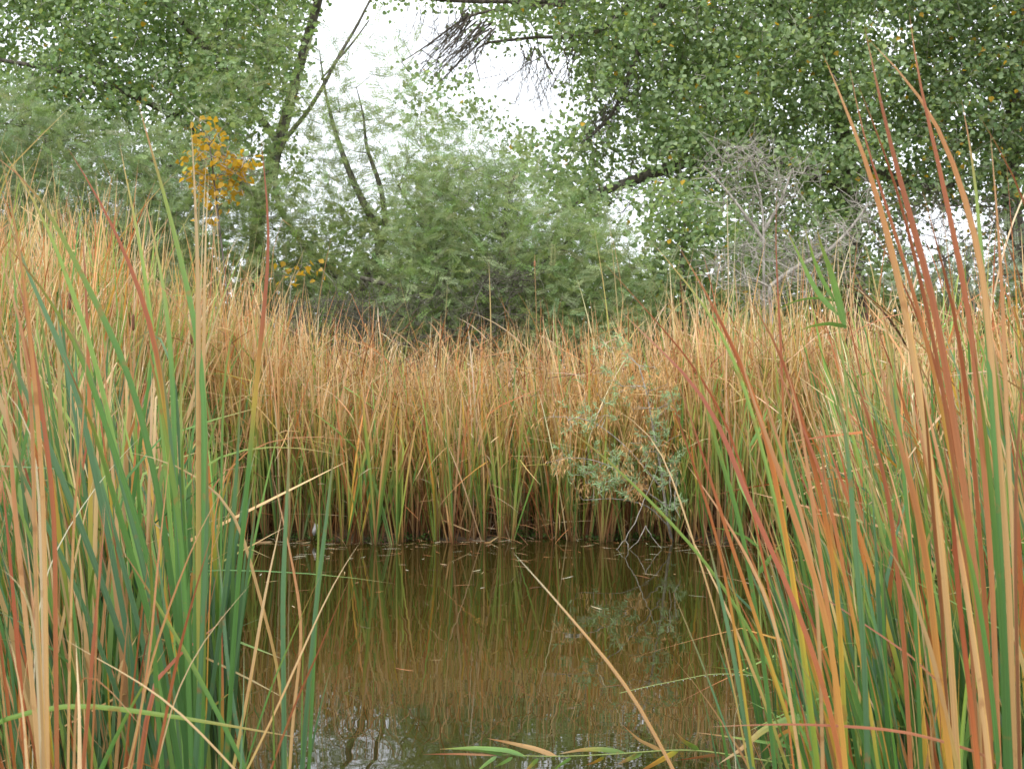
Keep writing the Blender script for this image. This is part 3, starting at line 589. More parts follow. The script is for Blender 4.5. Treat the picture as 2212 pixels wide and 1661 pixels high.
# flattened and broken dead leaves inside the stand
def litter(n_, x0, x1, y0, y1, zlo, zhi, cond, w=.007, ln=(.35, 1.1)):
    xy = bed_points(n_, x0, x1, y0, y1, cond); B = len(xy)
    base = np.stack([xy[:, 0], xy[:, 1], rng.uniform(zlo, zhi, B)], 1)
    ty = rng.choice(['T', 'P', 'O', 'D', 'S', 'R'], B, p=[.3, .16, .18, .16, .12, .08])
    gen_blades(mb, base, rng.uniform(*ln, B), rng.uniform(0, 2 * np.pi, B), rng.uniform(.15, 1.7, B), rng.uniform(0, 1.3, B), rng.uniform(1, 2, B),
               w * rng.uniform(.5, 1, B), rng.uniform(0, 3, B), rng.normal(0, 1, B), ty, n=8)
litter(2200, -3.5, 3.7, 12.85, 14.6, 0.0, 1.9, lambda x, y: y > far_shore(x))
litter(1900, -3.4, 3.6, 12.6, 13.3, 0.0, 2.0, lambda x, y: y > far_shore(x) - .12, w=.0045, ln=(.2, .9))
litter(2600, -8, -3.2, 8.4, 13.5, 0.1, 2.3, lambda x, y: (x < left_shore(y)) & (x > -y * .46))
litter(3200, 2.0, 7.5, 5.5, 14.0, 0.05, 2.0, lambda x, y: (x > right_shore(y) + .03) & (x < y * .5))
# brown dead sheaths low down
def sheaths(n_, x0, x1, y0, y1, cond):
    xy = bed_points(n_, x0, x1, y0, y1, cond)
    plants(mb, xy, xy[:, 0] * 0 - .03, rng.uniform(.35, 1.0, len(xy)), 4, {'D': 3, 'O': 2.2, 'T': 1.4, 'R': 1}, spread=.2, w=.009, n=7, kink=.3, curl=.3)
sheaths(800, -3.4, 3.7, 12.9, 14.2, lambda x, y: y > far_shore(x) + .02)
sheaths(700, -7, -3.2, 8.4, 13.0, lambda x, y: x < left_shore(y) - .05)
sheaths(900, 1.8, 6.5, 5.0, 13.0, lambda x, y: x > right_shore(y) + .05)
tag(mb.build("cattail_stand", M_FARBLADE), "dense tan and green cattail stand massed around the far side of the pond", "cattail stand", kind="stuff")

# near-right and near-left tangle of low stems that fills between the plants
mb = MB()
xy = np.array(scatter_px(520, 1800, 2450, 4.2, 8.5)); k = xy[:, 0] > right_shore(xy[:, 1]) - .05
xy = xy[k]
plants(mb, xy, xy[:, 0] * 0 - .05, rng.uniform(1.3, 2.1, len(xy)), 6, {'G': 4, 'B': 2, 'L': 1.5, 'GT': 2, 'T': 2, 'S': 2, 'GY': 1.5, 'O': 1}, lean=(-.06, 0), spread=.15, w=.009, n=12, kink=.2, curl=.25)
xy = np.array(scatter_px(300, -180, 330, 4.0, 8.5))
plants(mb, xy, xy[:, 0] * 0 - .05, rng.uniform(1.3, 2.4, len(xy)), 6, {'G': 3, 'B': 2, 'L': 2, 'GT': 2, 'T': 2, 'S': 2, 'GY': 1}, lean=(-.05, 0), spread=.14, w=.0095, n=12, kink=.16, curl=.25)
for n_, a_, b_, y0, y1, lx in ((230, 120, 490, 4.4, 7.8, -.07), (140, 1790, 2450, 3.6, 5.6, -.09)):
    xy = np.array(scatter_px(n_, a_, b_, y0, y1))
    plants(mb, xy, xy[:, 0] * 0 - .05, rng.uniform(1.1, 1.75, n_), 7, {'G': 6, 'B': 3, 'L': 3, 'GY': 1.5, 'GT': 1.5, 'Y': 1.2}, lean=(lx, 0), spread=.12, w=.0085, n=12, kink=.12, curl=.18)
xy = bed_points(260, 2.3, 7.2, 7, 13, lambda x, y: (x > right_shore(y)) & (x < y * .48))
plants(mb, xy, xy[:, 0] * 0, rng.uniform(1.9, 2.7, len(xy)), 4, {'G': 3, 'L': 3, 'GR': 1, 'Y': .5}, lean=(-.03, 0), spread=.1, w=.010, n=12, kink=.15, curl=.18)
xy = bed_points(160, -6, -3.2, 8.5, 13, lambda x, y: (x < left_shore(y)) & (x > -y * .46))
plants(mb, xy, xy[:, 0] * 0, rng.uniform(2.2, 3.3, len(xy)), 4, {'G': 2, 'L': 3, 'GT': 2, 'Y': .5}, lean=(-.03, 0), spread=.1, w=.009, n=12, kink=.15, curl=.18)
xy = np.array(scatter_px(80, 1960, 2450, 3.6, 6.5))
B = len(xy)
gen_blades(mb, np.stack([xy[:, 0], xy[:, 1], rng.uniform(.1, 1.1, B)], 1), rng.uniform(.4, 1.1, B), rng.uniform(0, 6.28, B), rng.uniform(.9, 1.7, B), rng.uniform(0, .6, B),
           rng.uniform(1, 2, B), .005 * rng.uniform(.5, 1, B), rng.uniform(0, 3, B), rng.normal(0, 1, B), rng.choice(['T', 'S', 'R', 'GT', 'L'], B), n=10)
tag(mb.build("cattail_undergrowth", M_FARBLADE), "tangled low cattail leaves filling in between the foreground plants at both sides", "cattail undergrowth", kind="stuff")

# ------------------------------------------------------------------ tubes
def tube(mb, pts, rad, c, sides=6):
    pts = np.asarray(pts, float); n = len(pts); rad = np.broadcast_to(np.asarray(rad, float), (n,))
    T = unit(np.gradient(pts, axis=0)); up = np.array([0.31, 0.17, 0.93]); A = unit(np.cross(T, up)); Bv = np.cross(T, A)
    a = np.linspace(0, 2 * np.pi, sides, endpoint=False)
    V = pts[:, None] + (A[:, None] * np.cos(a)[None, :, None] + Bv[:, None] * np.sin(a)[None, :, None]) * rad[:, None, None]
    i = np.arange(n - 1)[:, None] * sides; j = np.arange(sides)[None]; j2 = (j + 1) % sides
    Fq = np.stack([i + j, i + j2, i + sides + j2, i + sides + j], -1).reshape(-1, 4)
    C = np.repeat(np.asarray(c, float).reshape(-1, 3) if np.ndim(c) > 1 else np.tile(c, (n, 1)), sides, 0)
    mb.add(V.reshape(-1, 3), Fq, C, np.stack([np.tile(a / 6, n), np.repeat(np.linspace(0, 4, n), sides)], 1))

def grow(mb, trunks, targets, r_tip=.0035, expo=.42, step=.3, c=(.1, .08, .06), jit=.04, droop=.0, rmax=.4, ks=None):
    """a branching skeleton: trunks = [(points, radii)], targets = (N,3) twig ends; adds tubes"""
    ks = K if ks is None else ks
    step, droop, r_tip = step * ks, droop * ks, r_tip * ks
    X = []; par = []; fixed = []
    for pts, rad in trunks:
        pts = np.asarray(pts, float)
        if len(X):
            d = np.linalg.norm(np.array(X) - pts[0], axis=1); k = int(d.argmin()); last = k if d[k] < 1.2 else -1
        else: last = -1
        rr = np.interp(np.linspace(0, 1, len(pts)), np.linspace(0, 1, len(rad)), rad) * ks
        for p_, r_ in zip(pts, rr):
            X.append(p_); par.append(last); fixed.append(r_); last = len(X) - 1
    nt_ = len(X); cap = nt_ + 12 * len(targets) + 10
    A = np.zeros((cap, 3)); A[:nt_] = X; G_ = np.zeros(cap); m_ = nt_
    d0 = np.min(np.linalg.norm(targets[:, None] - A[None, :nt_], axis=2), axis=1)
    for k in np.argsort(d0 + rng.uniform(0, .5, len(d0))):
        t = targets[k]; dv = A[:m_] - t
        d = np.sqrt((dv * dv).sum(1)) + .22 * G_[:m_] + .25 * np.clip(dv[:, 2], 0, None)
        j = int(d.argmin()); s = A[j]; L_ = np.linalg.norm(t - s); nn = min(max(1, int(L_ / step)), 10)
        side = rng.normal(0, jit * L_ ** .8 + .004, 3); last = j
        for q in range(1, nn + 1):
            f = q / nn; p_ = s + (t - s) * f + side * math.sin(math.pi * f) + rng.normal(0, jit * .3, 3) * (f < 1)
            p_[2] += (.10 * L_ - droop) * math.sin(math.pi * f)
            A[m_] = p_; par.append(last); fixed.append(0); G_[m_] = G_[last] + L_ / nn; last = m_; m_ += 1
    cnt = np.zeros(m_); ch = np.zeros(m_, int)
    for k in range(m_):
        if par[k] >= 0: ch[par[k]] += 1
    for k in range(m_ - 1, -1, -1):
        if ch[k] == 0: cnt[k] = max(cnt[k], 1)
        if par[k] >= 0: cnt[par[k]] += cnt[k]
    rad = np.minimum(r_tip * cnt ** expo, rmax); rad = np.maximum(rad, np.array(fixed[:m_]))
    par = np.array(par[:m_]); A = A[:m_]
    e = np.where(par >= 0)[0]; a0, a1 = A[par[e]], A[e]; r1 = rad[e]; r0 = np.minimum(rad[par[e]], r1 * 1.7)
    D = unit(a1 - a0); U_ = np.where(np.abs(D[:, 2:3]) > .9, np.array([[1., 0, 0]]), np.array([[0, 0, 1.]]))
    S_ = unit(np.cross(D, U_)); T_ = np.cross(D, S_)
    for sides, sel in ((3, r1 < .008), (5, (r1 >= .008) & (r1 < .03)), (9, r1 >= .03)):
        if not sel.any(): continue
        an = np.linspace(0, 2 * np.pi, sides, endpoint=False); cs = (S_[sel][:, None] * np.cos(an)[:, None] + T_[sel][:, None] * np.sin(an)[:, None])
        lo = a0[sel][:, None] + cs * r0[sel][:, None, None]; hi = (a1[sel] + D[sel] * r1[sel][:, None] * .35)[:, None] + cs * r1[sel][:, None, None]
        V = np.concatenate([lo, hi], 1); kn = len(V); b_ = np.arange(kn)[:, None] * 2 * sides; j = np.arange(sides)[None]; j2 = (j + 1) % sides
        mb.add(V.reshape(-1, 3), np.stack([b_ + j, b_ + j2, b_ + sides + j2, b_ + sides + j], -1).reshape(-1, 4), np.array(c))
    return A

def path(pts, Y, n=None, jit=0.0):
    if np.ndim(Y) == 0: Y = [Y] * len(pts)
    q = np.array([P(x, y, yy) for (x, y), yy in zip(pts, Y)]); m_ = n or max(4, len(pts) * 3)
    q = resample(q, m_)
    if jit: q[1:-1] += rng.normal(0, jit, (m_ - 2, 3))
    return q

# ------------------------------------------------------------------ where the foliage is: density maps, one digit per 64-px cell, columns from x=-128, rows from y=-256
CELL = 64.0
def paint(rects):
    g_ = np.zeros((34, 84))                       # 32-px cells, x from -200, y from -256
    for x0, x1, y0, y1, d in rects:
        g_[max(0, round((y0 + 256) / 32)):round((y1 + 256) / 32), max(0, round((x0 + 200) / 32)):round((x1 + 200) / 32)] = d
    return g_
def targets_from(g_, per, Ylo, Yhi, xlo=-999, xhi=9999):
    out = []
    for r_, c_ in zip(*np.nonzero(g_)):
        k = g_[r_, c_] * per / 4 * rng.uniform(.3, 1.75); k = int(k) + (rng.random() < k - int(k))
        for _ in range(k):
            px = -200 + (c_ + rng.random()) * 32; py = -256 + (r_ + rng.random()) * 32
            if xlo <= px < xhi: out.append(P(px, py, rng.uniform(Ylo, Yhi)))
    return np.array(out)
COTTON = paint([(-200, 660, -256, 64, 8), (-200, 40, 0, 160, 3), (40, 120, 64, 170, 3), (110, 640, 64, 256, 8), (-200, 110, 150, 260, 6), (560, 640, 150, 256, 4),
 (-200, 330, 256, 384, 4), (330, 560, 256, 340, 7), (540, 640, 256, 430, 3), (150, 260, 290, 370, 2), (420, 560, 340, 420, 3), (-200, 420, 384, 512, 1), (640, 760, -256, -20, 3),
 (760, 1010, -256, 0, 4), (1010, 1250, -256, 40, 7), (1010, 1200, 40, 100, 2), (1200, 1960, -256, 256, 10), (1200, 1280, 90, 256, 1.2),
 (1280, 1360, 190, 260, 3), (900, 1020, 165, 200, 3), (870, 1040, 210, 256, 2), (1000, 1100, 270, 320, 1.5), (1100, 1280, 290, 350, 5), (1280, 1400, 256, 350, 4),
 (1400, 1960, 256, 350, 10), (1170, 1290, 350, 440, 7), (1290, 1420, 350, 400, 3), (1200, 1290, 440, 500, 3), (1420, 1600, 350, 450, 5), (1600, 1850, 350, 560, 8),
 (1850, 1960, 350, 450, 4), (1600, 1850, 560, 640, 5), (1850, 1950, 450, 640, 3), (1950, 2400, -256, 350, 9), (1860, 1990, 20, 110, 3), (1950, 2400, 350, 450, 6),
 (1950, 2100, 450, 640, .8), (2100, 2400, 450, 640, 2), (620, 1250, 450, 640, 1.5)])
MESQ = paint([(-200, 100, 200, 256, 4), (-200, 200, 256, 330, 7), (200, 420, 280, 330, 4), (-200, 430, 330, 520, 9), (-200, 430, 520, 700, 7), (430, 640, 80, 250, 2.5),
 (430, 560, 250, 420, 2), (470, 640, 380, 560, 9), (440, 520, 480, 620, 3), (560, 640, 500, 560, 6), (540, 640, 560, 720, 8), (640, 880, 60, 200, 1.3), (620, 880, 200, 256, 2.8),
 (560, 640, 256, 400, 1.6), (640, 700, 256, 330, 4), (700, 860, 260, 330, 4.2), (880, 1010, 220, 300, 2), (860, 1050, 300, 350, 4), (640, 720, 330, 450, 3.5), (720, 860, 330, 450, 4), (860, 1150, 350, 450, 9),
 (1150, 1220, 390, 450, 4), (640, 860, 450, 640, 8), (860, 1290, 450, 640, 9), (1290, 1360, 500, 640, 6), (1360, 1420, 560, 640, 3), (560, 1400, 640, 770, 9),
 (1950, 2150, 530, 640, 3), (2150, 2400, 500, 640, 3)])
SAP = paint([(1380, 1540, 400, 440, 5), (1390, 1580, 440, 640, 8), (1540, 1640, 500, 640, 4), (1390, 1640, 640, 760, 6)])
BRUSH = paint([(-200, 2400, 560, 640, 2), (-200, 430, 500, 640, 8), (490, 1300, 560, 640, 7), (430, 500, 540, 620, 3), (-200, 2400, 640, 704, 8), (2020, 2200, 560, 640, .6), (-200, 2400, 704, 860, 12)])

# ------------------------------------------------------------------ cottonwood leaves
LEAF = np.array([(0, 0, 0), (.36, .12, .05), (.46, .38, .10), (.22, .75, .05), (0, 1.0, 0), (-.22, .75, .05), (-.46, .38, .10), (-.36, .12, .05)])
LF = np.array([(0, 1, 2, 3), (0, 3, 4, 4), (0, 4, 5, 5), (0, 5, 6, 7)])
def rand_rot(n_, droop=True):
    """frames for leaves: y axis = leaf direction (mostly outward and hanging), z = face"""
    ydir = unit(np.stack([rng.normal(0, 1, n_), rng.normal(0, 1, n_), rng.normal(-.55 if droop else .2, .7, n_)], -1))
    z = unit(np.stack([rng.normal(0, .8, n_), rng.normal(-.35, .8, n_), rng.normal(.5, .6, n_)], -1))
    x = unit(np.cross(ydir, z)); z = np.cross(x, ydir)
    return x, ydir, z
def leaves(mb, pos, size, cols):
    n_ = len(pos); x, y, z = rand_rot(n_)
    L8 = LEAF[None] * size[:, None, None]
    V = pos[:, None] + x[:, None] * L8[..., 0:1] + y[:, None] * L8[..., 1:2] + z[:, None] * L8[..., 2:3]
    b = np.arange(n_)[:, None] * 8
    C = np.repeat(cols[:, None], 8, 1).reshape(-1, 3)
    f4 = np.concatenate([b + np.array([0, 1, 2, 3]), b + np.array([0, 5, 6, 7])]); f3 = np.concatenate([b + np.array([0, 3, 4]), b + np.array([0, 4, 5])])
    mb.add(V.reshape(-1, 3), f4, C)
    # triangles reuse the same vertices
    mb.f3.append(f3 + mb.n - n_ * 8)
def cotton_cols(pos, yellow=.01, light=0.0, dark=1.0):
    n_ = len(pos); base = lin((104, 136, 86), 1.0); lt = lin((172, 188, 146), 1.05); yg = lin((158, 172, 78), .9)
    f = np.clip(rng.beta(1.6, 2.4, n_) + light, 0, 1)[:, None]; c = base * (1 - f) + lt * f
    g_ = (rng.random(n_) < .12)[:, None]; c = np.where(g_, c * .5 + yg * .5, c)
    c = c * rng.uniform(.72, 1.2, n_)[:, None] * dark
    yl = rng.random(n_) < yellow; c[yl] = lin((212, 170, 52), .9) * rng.uniform(.7, 1.1, yl.sum())[:, None]
    return c
def cotton_tree(name, label, trunks, tg, per=24, spread=.185, size=(.08, .13), yellow=.008, light=0., dark=1., r_tip=.0032, bare=None, mat=M_BARK, extra=None):
    per = int(per * 1.75); size = (size[0] * .74, size[1] * .74)
    base = trunks[0][0][0]; root = empty(name, tuple(base)); tag(root, label, "tree")
    mbw = MB(); allt = tg if bare is None else np.concatenate([tg, bare])
    grow(mbw, trunks, allt, r_tip=r_tip, c=(.1, .08, .06))
    mbt = MB()
    for t in tg[rng.random(len(tg)) < .75]:       # short pale side twigs
        for _ in range(2):
            e_ = t + rng.normal(0, .24, 3); mid = (t + e_) / 2 + rng.normal(0, .06, 3); tube(mbt, [t, mid, e_], [.0075, .006, .004], (.3, .27, .22), 3)
    if extra: extra(mbw)
    o = mbw.build("trunk", mat, root); o.location = -np.array(base)
    o = mbt.build("twigs", M_DEAD, root); o.location = -np.array(base)
    n_ = len(tg) * per; pos = np.repeat(tg, per, 0) + rng.normal(0, 1, (n_, 3)) * spread * K * np.array([1, 1, .8])
    mbl = MB(); leaves(mbl, pos, K * rng.uniform(*size, n_), cotton_cols(pos, yellow, light, dark))
    o = mbl.build("crown", M_COTTON, root, smooth=False); o.location = -np.array(base)
    return root

YC = 21.0
def tgc(xlo, xhi, per, Ylo, Yhi): return targets_from(COTTON, per, Ylo, Yhi, xlo, xhi)
# left cottonwood
tr = [(path([(540, 840), (548, 620), (556, 470), (575, 380), (602, 312), (632, 200), (655, 110), (690, 0), (712, -120), (720, -250)], YC), [.15, .13, .11, .09, .07, .05]),
      (path([(556, 440), (480, 330), (380, 250), (250, 190), (120, 150), (0, 130)], [21, 20.6, 20.2, 19.8, 19.6, 19.5]), [.09, .05, .03]),
      (path([(602, 312), (500, 160), (400, 60), (300, -60)], [21, 20.6, 20.2, 20]), [.07, .03])]
cotton_tree("cottonwood_tree", "large cottonwood at upper left whose dark trunk slants up right beside the sky gap", tr, tgc(-999, 750, 1.35, 18.8, 23), light=.04, dark=1.05)
# yellow autumn branch
# main right cottonwood
tr = [(path([(1862, 860), (1850, 640), (1840, 520), (1836, 400), (1830, 330), (1800, 200), (1780, 60), (1760, -160)], YC), [.24, .17, .15, .13, .10, .06]),
      (path([(1838, 410), (1740, 372), (1640, 352), (1580, 330), (1500, 342), (1420, 372), (1342, 400), (1290, 416), (1219, 450)], [21, 20.6, 20.3, 20, 20, 20, 20, 20, 20]), [.11, .09, .10, .10, .08, .04]),
      (path([(1780, 100), (1620, -40), (1450, -90), (1250, 8), (1100, 2), (1000, 6), (880, -8)], [21, 20.5, 20, 19.6, 19.4, 19.3, 19.3]), [.11, .08, .06, .04, .03]),
      (path([(1500, -60), (1420, 20), (1380, 110), (1364, 145), (1342, 209), (1320, 253), (1290, 285), (1262, 305)], 19.7), [.06, .055, .05, .03, .015]),
      (path([(1400, -40), (1300, 70), (1230, 82), (1160, 80), (1100, 88), (1040, 92), (1018, 112), (1028, 140), (1036, 172)], 19.5), [.05, .035, .03, .02, .008]),
      (path([(1250, 8), (1080, 20), (1012, 32), (960, 70), (915, 105), (868, 134)], 19.3), [.035, .025, .02, .008]),
      (path([(1836, 380), (1900, 372), (1975, 408), (2060, 400)], [21, 20.7, 20.5, 20.4]), [.12, .09, .04])]
tg2 = tgc(780, 1950, 1.35, 18.3, 23.2)
def hanging(mbw):
    def sweep(x, y, dx, dy, Y, r_, sub=3, sag=.2):
        q = [(x + dx * f + sag * dy * math.sin(f * 2.5) * .4, y + dy * f + sag * abs(dx) * f * f + rng.normal(0, 2)) for f in np.linspace(0, 1, 7)]
        pts = path(q, Y, 10, .015); tube(mbw, pts, np.linspace(r_, r_ * .3, 10), (.1, .08, .06), 4)
        for _ in range(sub):
            k = int(rng.integers(2, 6)); sx, sy = q[k]; a = math.atan2(dy, dx) + rng.normal(0, .55); ln = rng.uniform(20, 60)
            q2 = [(sx + math.cos(a) * ln * f + rng.normal(0, 1.5), sy + math.sin(a) * ln * f + 8 * f * f) for f in np.linspace(0, 1, 5)]
            tube(mbw, path(q2, Y, 7), np.linspace(r_ * .45, r_ * .2, 7), (.1, .08, .06), 3)
    for _ in range(34):
        f = rng.random(); sweep(1008 + 60 * f + rng.normal(0, 6), 28 + 35 * f + rng.normal(0, 6), -rng.uniform(60, 150), rng.uniform(60, 110), rng.uniform(19.1, 19.6), rng.uniform(.012, .024))
    for _ in range(30): sweep(rng.uniform(1120, 1260), rng.uniform(80, 120), -rng.uniform(-20, 110), rng.uniform(50, 150), rng.uniform(19.3, 19.8), rng.uniform(.008, .015), 4)
    for _ in range(12): sweep(rng.uniform(1030, 1160), rng.uniform(95, 150), rng.uniform(-30, 60), rng.uniform(90, 180), rng.uniform(19.2, 19.6), rng.uniform(.006, .010), 3)
    for _ in range(22): sweep(rng.uniform(880, 1010), rng.uniform(5, 40), rng.uniform(-40, 20), rng.uniform(30, 90), rng.uniform(19.1, 19.5), rng.uniform(.006, .012), 4)
    for _ in range(40): f = rng.random(); sweep(1380 - 100 * f + rng.normal(0, 10), 130 + 160 * f, -rng.uniform(-10, 60), rng.uniform(30, 80), rng.uniform(19.4, 19.9), rng.uniform(.008, .014), 4)
    for _ in range(46): f = rng.random(); sweep(1270 + 260 * f, 430 - 80 * f + rng.normal(0, 12), rng.uniform(-70, 70), rng.uniform(-40, 60), rng.uniform(19.6, 20.3), rng.uniform(.008, .014), 4)
# bare dark twigs hanging in the gap
bare = np.array([P(rng.uniform(860, 1060), rng.uniform(40, 170), rng.uniform(19, 19.8)) for _ in range(90)] +
                [P(rng.uniform(1080, 1260), rng.uniform(60, 230), rng.uniform(19, 19.9)) for _ in range(70)] +
                [P(rng.uniform(1260, 1500), rng.uniform(180, 340), rng.uniform(19, 20.3)) for _ in range(60)] +
                [P(rng.uniform(1280, 1560), rng.uniform(330, 470), rng.uniform(19, 20.3)) for _ in range(90)])
cotton_tree("cottonwood_tree", "biggest cottonwood, its upright dark trunk behind the dead shrub, crown over the top right", tr, tg2, light=.10, bare=bare, extra=hanging)
# far right cottonwood
tr = [(path([(2290, 860), (2255, 700), (2215, 590), (2190, 500), (2180, 380), (2190, 200), (2210, 0), (2230, -160)], 20.5), [.20, .16, .13, .10, .05])]
bare = np.array([P(rng.uniform(1890, 2300), rng.uniform(380, 650), rng.uniform(19, 21)) for _ in range(330)])
cotton_tree("cottonwood_tree", "darker cottonwood at the far right edge with bare twigs under its crown", tr, tgc(1950, 9999, 1.35, 18.8, 22.5), dark=.85, yellow=.02, bare=bare)
# sapling
tr = [(path([(1490, 880), (1480, 700), (1470, 600), (1480, 480)], 17.6), [.05, .04, .02])]
cotton_tree("cottonwood_sapling", "bushy young cottonwood left of the grey dead shrub", tr, targets_from(SAP, 1.1, 17, 18.4), per=18, light=.12, yellow=.01, r_tip=.0025)
# autumn branch tree: yellow leaves at left
tr = [(path([(500, 860), (492, 640), (470, 460), (455, 330), (452, 300)], 16.2), [.018, .015, .01, .006])]
tg = np.array([P(x + rng.normal(0, 9), y + rng.normal(0, 9), rng.uniform(15.9, 16.5)) for x, y in [(458, 275), (462, 295), (450, 318), (470, 330), (500, 340), (520, 352), (440, 330), (430, 345), (505, 365), (520, 380), (530, 350), (450, 370), (420, 380), (540, 345), (492, 360), (460, 382), (480, 400), (440, 405), (455, 415), (480, 425), (470, 440), (505, 400), (440, 300), (415, 345), (530, 370), (460, 460), (630, 590), (655, 585)] for _ in range(2)])
cotton_tree("yellow_sapling", "small sapling with golden yellow leaves behind the left reeds", tr, tg, per=4, spread=.10, yellow=.85, size=(.085, .14), light=.2)

# ------------------------------------------------------------------ feathery mesquites
def spray_proto(n_leaf=40, L=.24):
    V = []; t = np.linspace(.1, 1, n_leaf // 2)
    for s in (-1, 1):
        for q in t:
            b = np.array([0, q * L, 0]); d = unit(np.array([s * .85, .5, rng.normal(0, .35)])); ln = rng.uniform(.035, .06) * (1.1 - .4 * q); w = .0043
            sd = unit(np.cross(d, [0, .2, 1])) * w
            V += [b, b + d * ln * .5 + sd, b + d * ln, b + d * ln * .5 - sd]
    return np.array(V)
PROTOS = [spray_proto() for _ in range(5)]
def sprays(mb, pos, cols, scale=1.0, hang=-.1):
    which = rng.integers(0, len(PROTOS), len(pos))
    for k, pv in enumerate(PROTOS):
        sel = which == k; p_ = pos[sel]; n_ = len(p_)
        if not n_: continue
        y = unit(np.stack([rng.normal(0, 1, n_), rng.normal(0, 1, n_), rng.normal(hang + .35, .6, n_)], -1)); z = unit(rng.normal(0, 1, (n_, 3)))
        x = unit(np.cross(y, z)); z = np.cross(x, y); s = (scale * rng.uniform(.7, 1.25, n_))[:, None, None]
        V = p_[:, None] + (x[:, None] * pv[None, :, 0:1] + y[:, None] * pv[None, :, 1:2] + z[:, None] * pv[None, :, 2:3]) * s
        Fq = (np.arange(n_)[:, None] * len(pv) + np.arange(len(pv))[None]).reshape(-1, 4)
        C = np.repeat(cols[sel][:, None], len(pv), 1).reshape(-1, 3)
        mb.add(V.reshape(-1, 3), Fq, C)
def mesq_cols(n_, tint=(150, 168, 122), k=.62):
    c = lin(tint, k) * rng.uniform(.68, 1.22, n_)[:, None] * (1 + rng.normal(0, .06, (n_, 3))); g_ = rng.random(n_) < .25
    c[g_] *= np.array([.82, .9, .62]); return c
def mesquite(name, label, trunks, tg, per=5, spread=.17, tint=(150, 168, 122), r_tip=.0028, mat=M_MBARK, k=1.12, twigs=1.0):
    base = trunks[0][0][0]; root = empty(name, tuple(base)); tag(root, label, "shrub")
    mbw = MB(); grow(mbw, trunks, tg, r_tip=r_tip, step=.22, jit=.09, expo=.45, c=(.08, .07, .05))
    o = mbw.build("trunk", mat, root); o.location = -np.array(base)
    n_ = len(tg) * per; per = int(per * 2.1); n_ = len(tg) * per; pos = np.repeat(tg, per, 0) + rng.normal(0, spread * 1.15 * K, (n_, 3))
    mbl = MB(); sprays(mbl, pos, mesq_cols(n_, tint, k), scale=K); o = mbl.build("crown", M_MESQ, root, smooth=False); o.location = -np.array(base)
    return root
def tgm(xlo, xhi, per, Ylo, Yhi): return targets_from(MESQ, per, Ylo, Yhi, xlo, xhi)
tr = [(path([(150, 880), (160, 700), (140, 560), (120, 420), (100, 300)], 18.5), [.09, .06, .03]), (path([(160, 700), (240, 560), (330, 440), (380, 330)], 18.3), [.06, .03]),
      (path([(150, 760), (60, 600), (-20, 450)], 18.6), [.06, .02])]
mesquite("mesquite_shrub", "wide grey green feathery thicket behind the left reeds", tr, tgm(-999, 440, 1.7, 17.2, 19.6), per=6, tint=(146, 162, 124))
tr = [(path([(768, 860), (770, 720), (772, 650), (794, 592), (824, 540), (816, 500), (786, 440), (764, 395), (745, 347), (725, 290), (702, 200), (690, 110)], 18.6), [.09, .08, .07, .06, .045, .025, .008]),
      (path([(824, 540), (834, 500), (828, 430), (816, 384), (790, 317), (786, 250), (770, 190)], 18.5), [.05, .04, .025, .008]),
      (path([(772, 640), (730, 600), (660, 540), (600, 450), (592, 380), (606, 310), (660, 250), (700, 185), (732, 120), (770, 60), (800, 0), (830, -60)], 19.2), [.045, .045, .03, .015]),
      (path([(694, 172), (730, 130), (765, 90), (797, 45)], 19.1), [.015, .02, .01])]
mesquite("mesquite_tree", "airy feathery mesquite with dark forked trunk in front of the sky gap", tr, tgm(440, 860, 1.55, 17.8, 19.6), per=5, tint=(150, 164, 118))
tr = [(path([(1040, 880), (1030, 740), (1085, 560), (1088, 500), (1092, 440), (1110, 380)], 17.2), [.08, .06, .04, .02]), (path([(1030, 760), (1000, 650), (940, 540), (900, 470), (860, 400)], 17.4), [.05, .03, .015]),
      (path([(1035, 740), (1100, 640), (1180, 560), (1250, 500)], 17.2), [.05, .03, .015]), (path([(1030, 760), (960, 700), (860, 620), (780, 600)], 17.5), [.05, .03]),
      (path([(1035, 800), (1150, 700), (1260, 640)], 17.3), [.05, .02])]
mesquite("mesquite_shrub", "rounded pale green feathery shrub in the centre above the reeds", tr, tgm(860, 1450, 1.75, 16.4, 18.8), per=6, tint=(152, 168, 124), k=1.12)
tr = [(path([(2120, 880), (2110, 700), (2090, 600)], 17.8), [.05, .03])]
mesquite("mesquite_shrub", "pale sage green shrub low behind the reeds at far right", tr, tgm(1850, 9999, 1.2, 17.2, 18.4), per=5, tint=(165, 180, 160), k=1.05)

# ------------------------------------------------------------------ grey dead shrubs
def dead_shrub(name, label, trunks, tg, sub=3, mat=M_DEAD, c=(.4, .37, .33), r_tip=.004, curl=.16):
    base = trunks[0][0][0]; root = empty(name, tuple(base)); tag(root, label, "shrub")
    mbw = MB(); grow(mbw, trunks, tg, r_tip=r_tip, step=.14, jit=.10, expo=.40, c=c)
    o = mbw.build("trunk", mat, root); o.location = -np.array(base)
    mbt = MB()
    for t in tg:
        for _ in range(sub - 1):
            d = unit(rng.normal(0, 1, 3) + np.array([0, 0, .35])); b = rng.normal(0, 1, 3); p_ = t.copy(); pts = [p_.copy()]
            for q in range(4): d = unit(d + b * curl); p_ = p_ + d * K * rng.uniform(.06, .13); pts.append(p_.copy())
            tube(mbt, pts, [.0065, .0055, .005, .004, .003], c, 3)
    o = mbt.build("twigs", mat, root); o.location = -np.array(base)
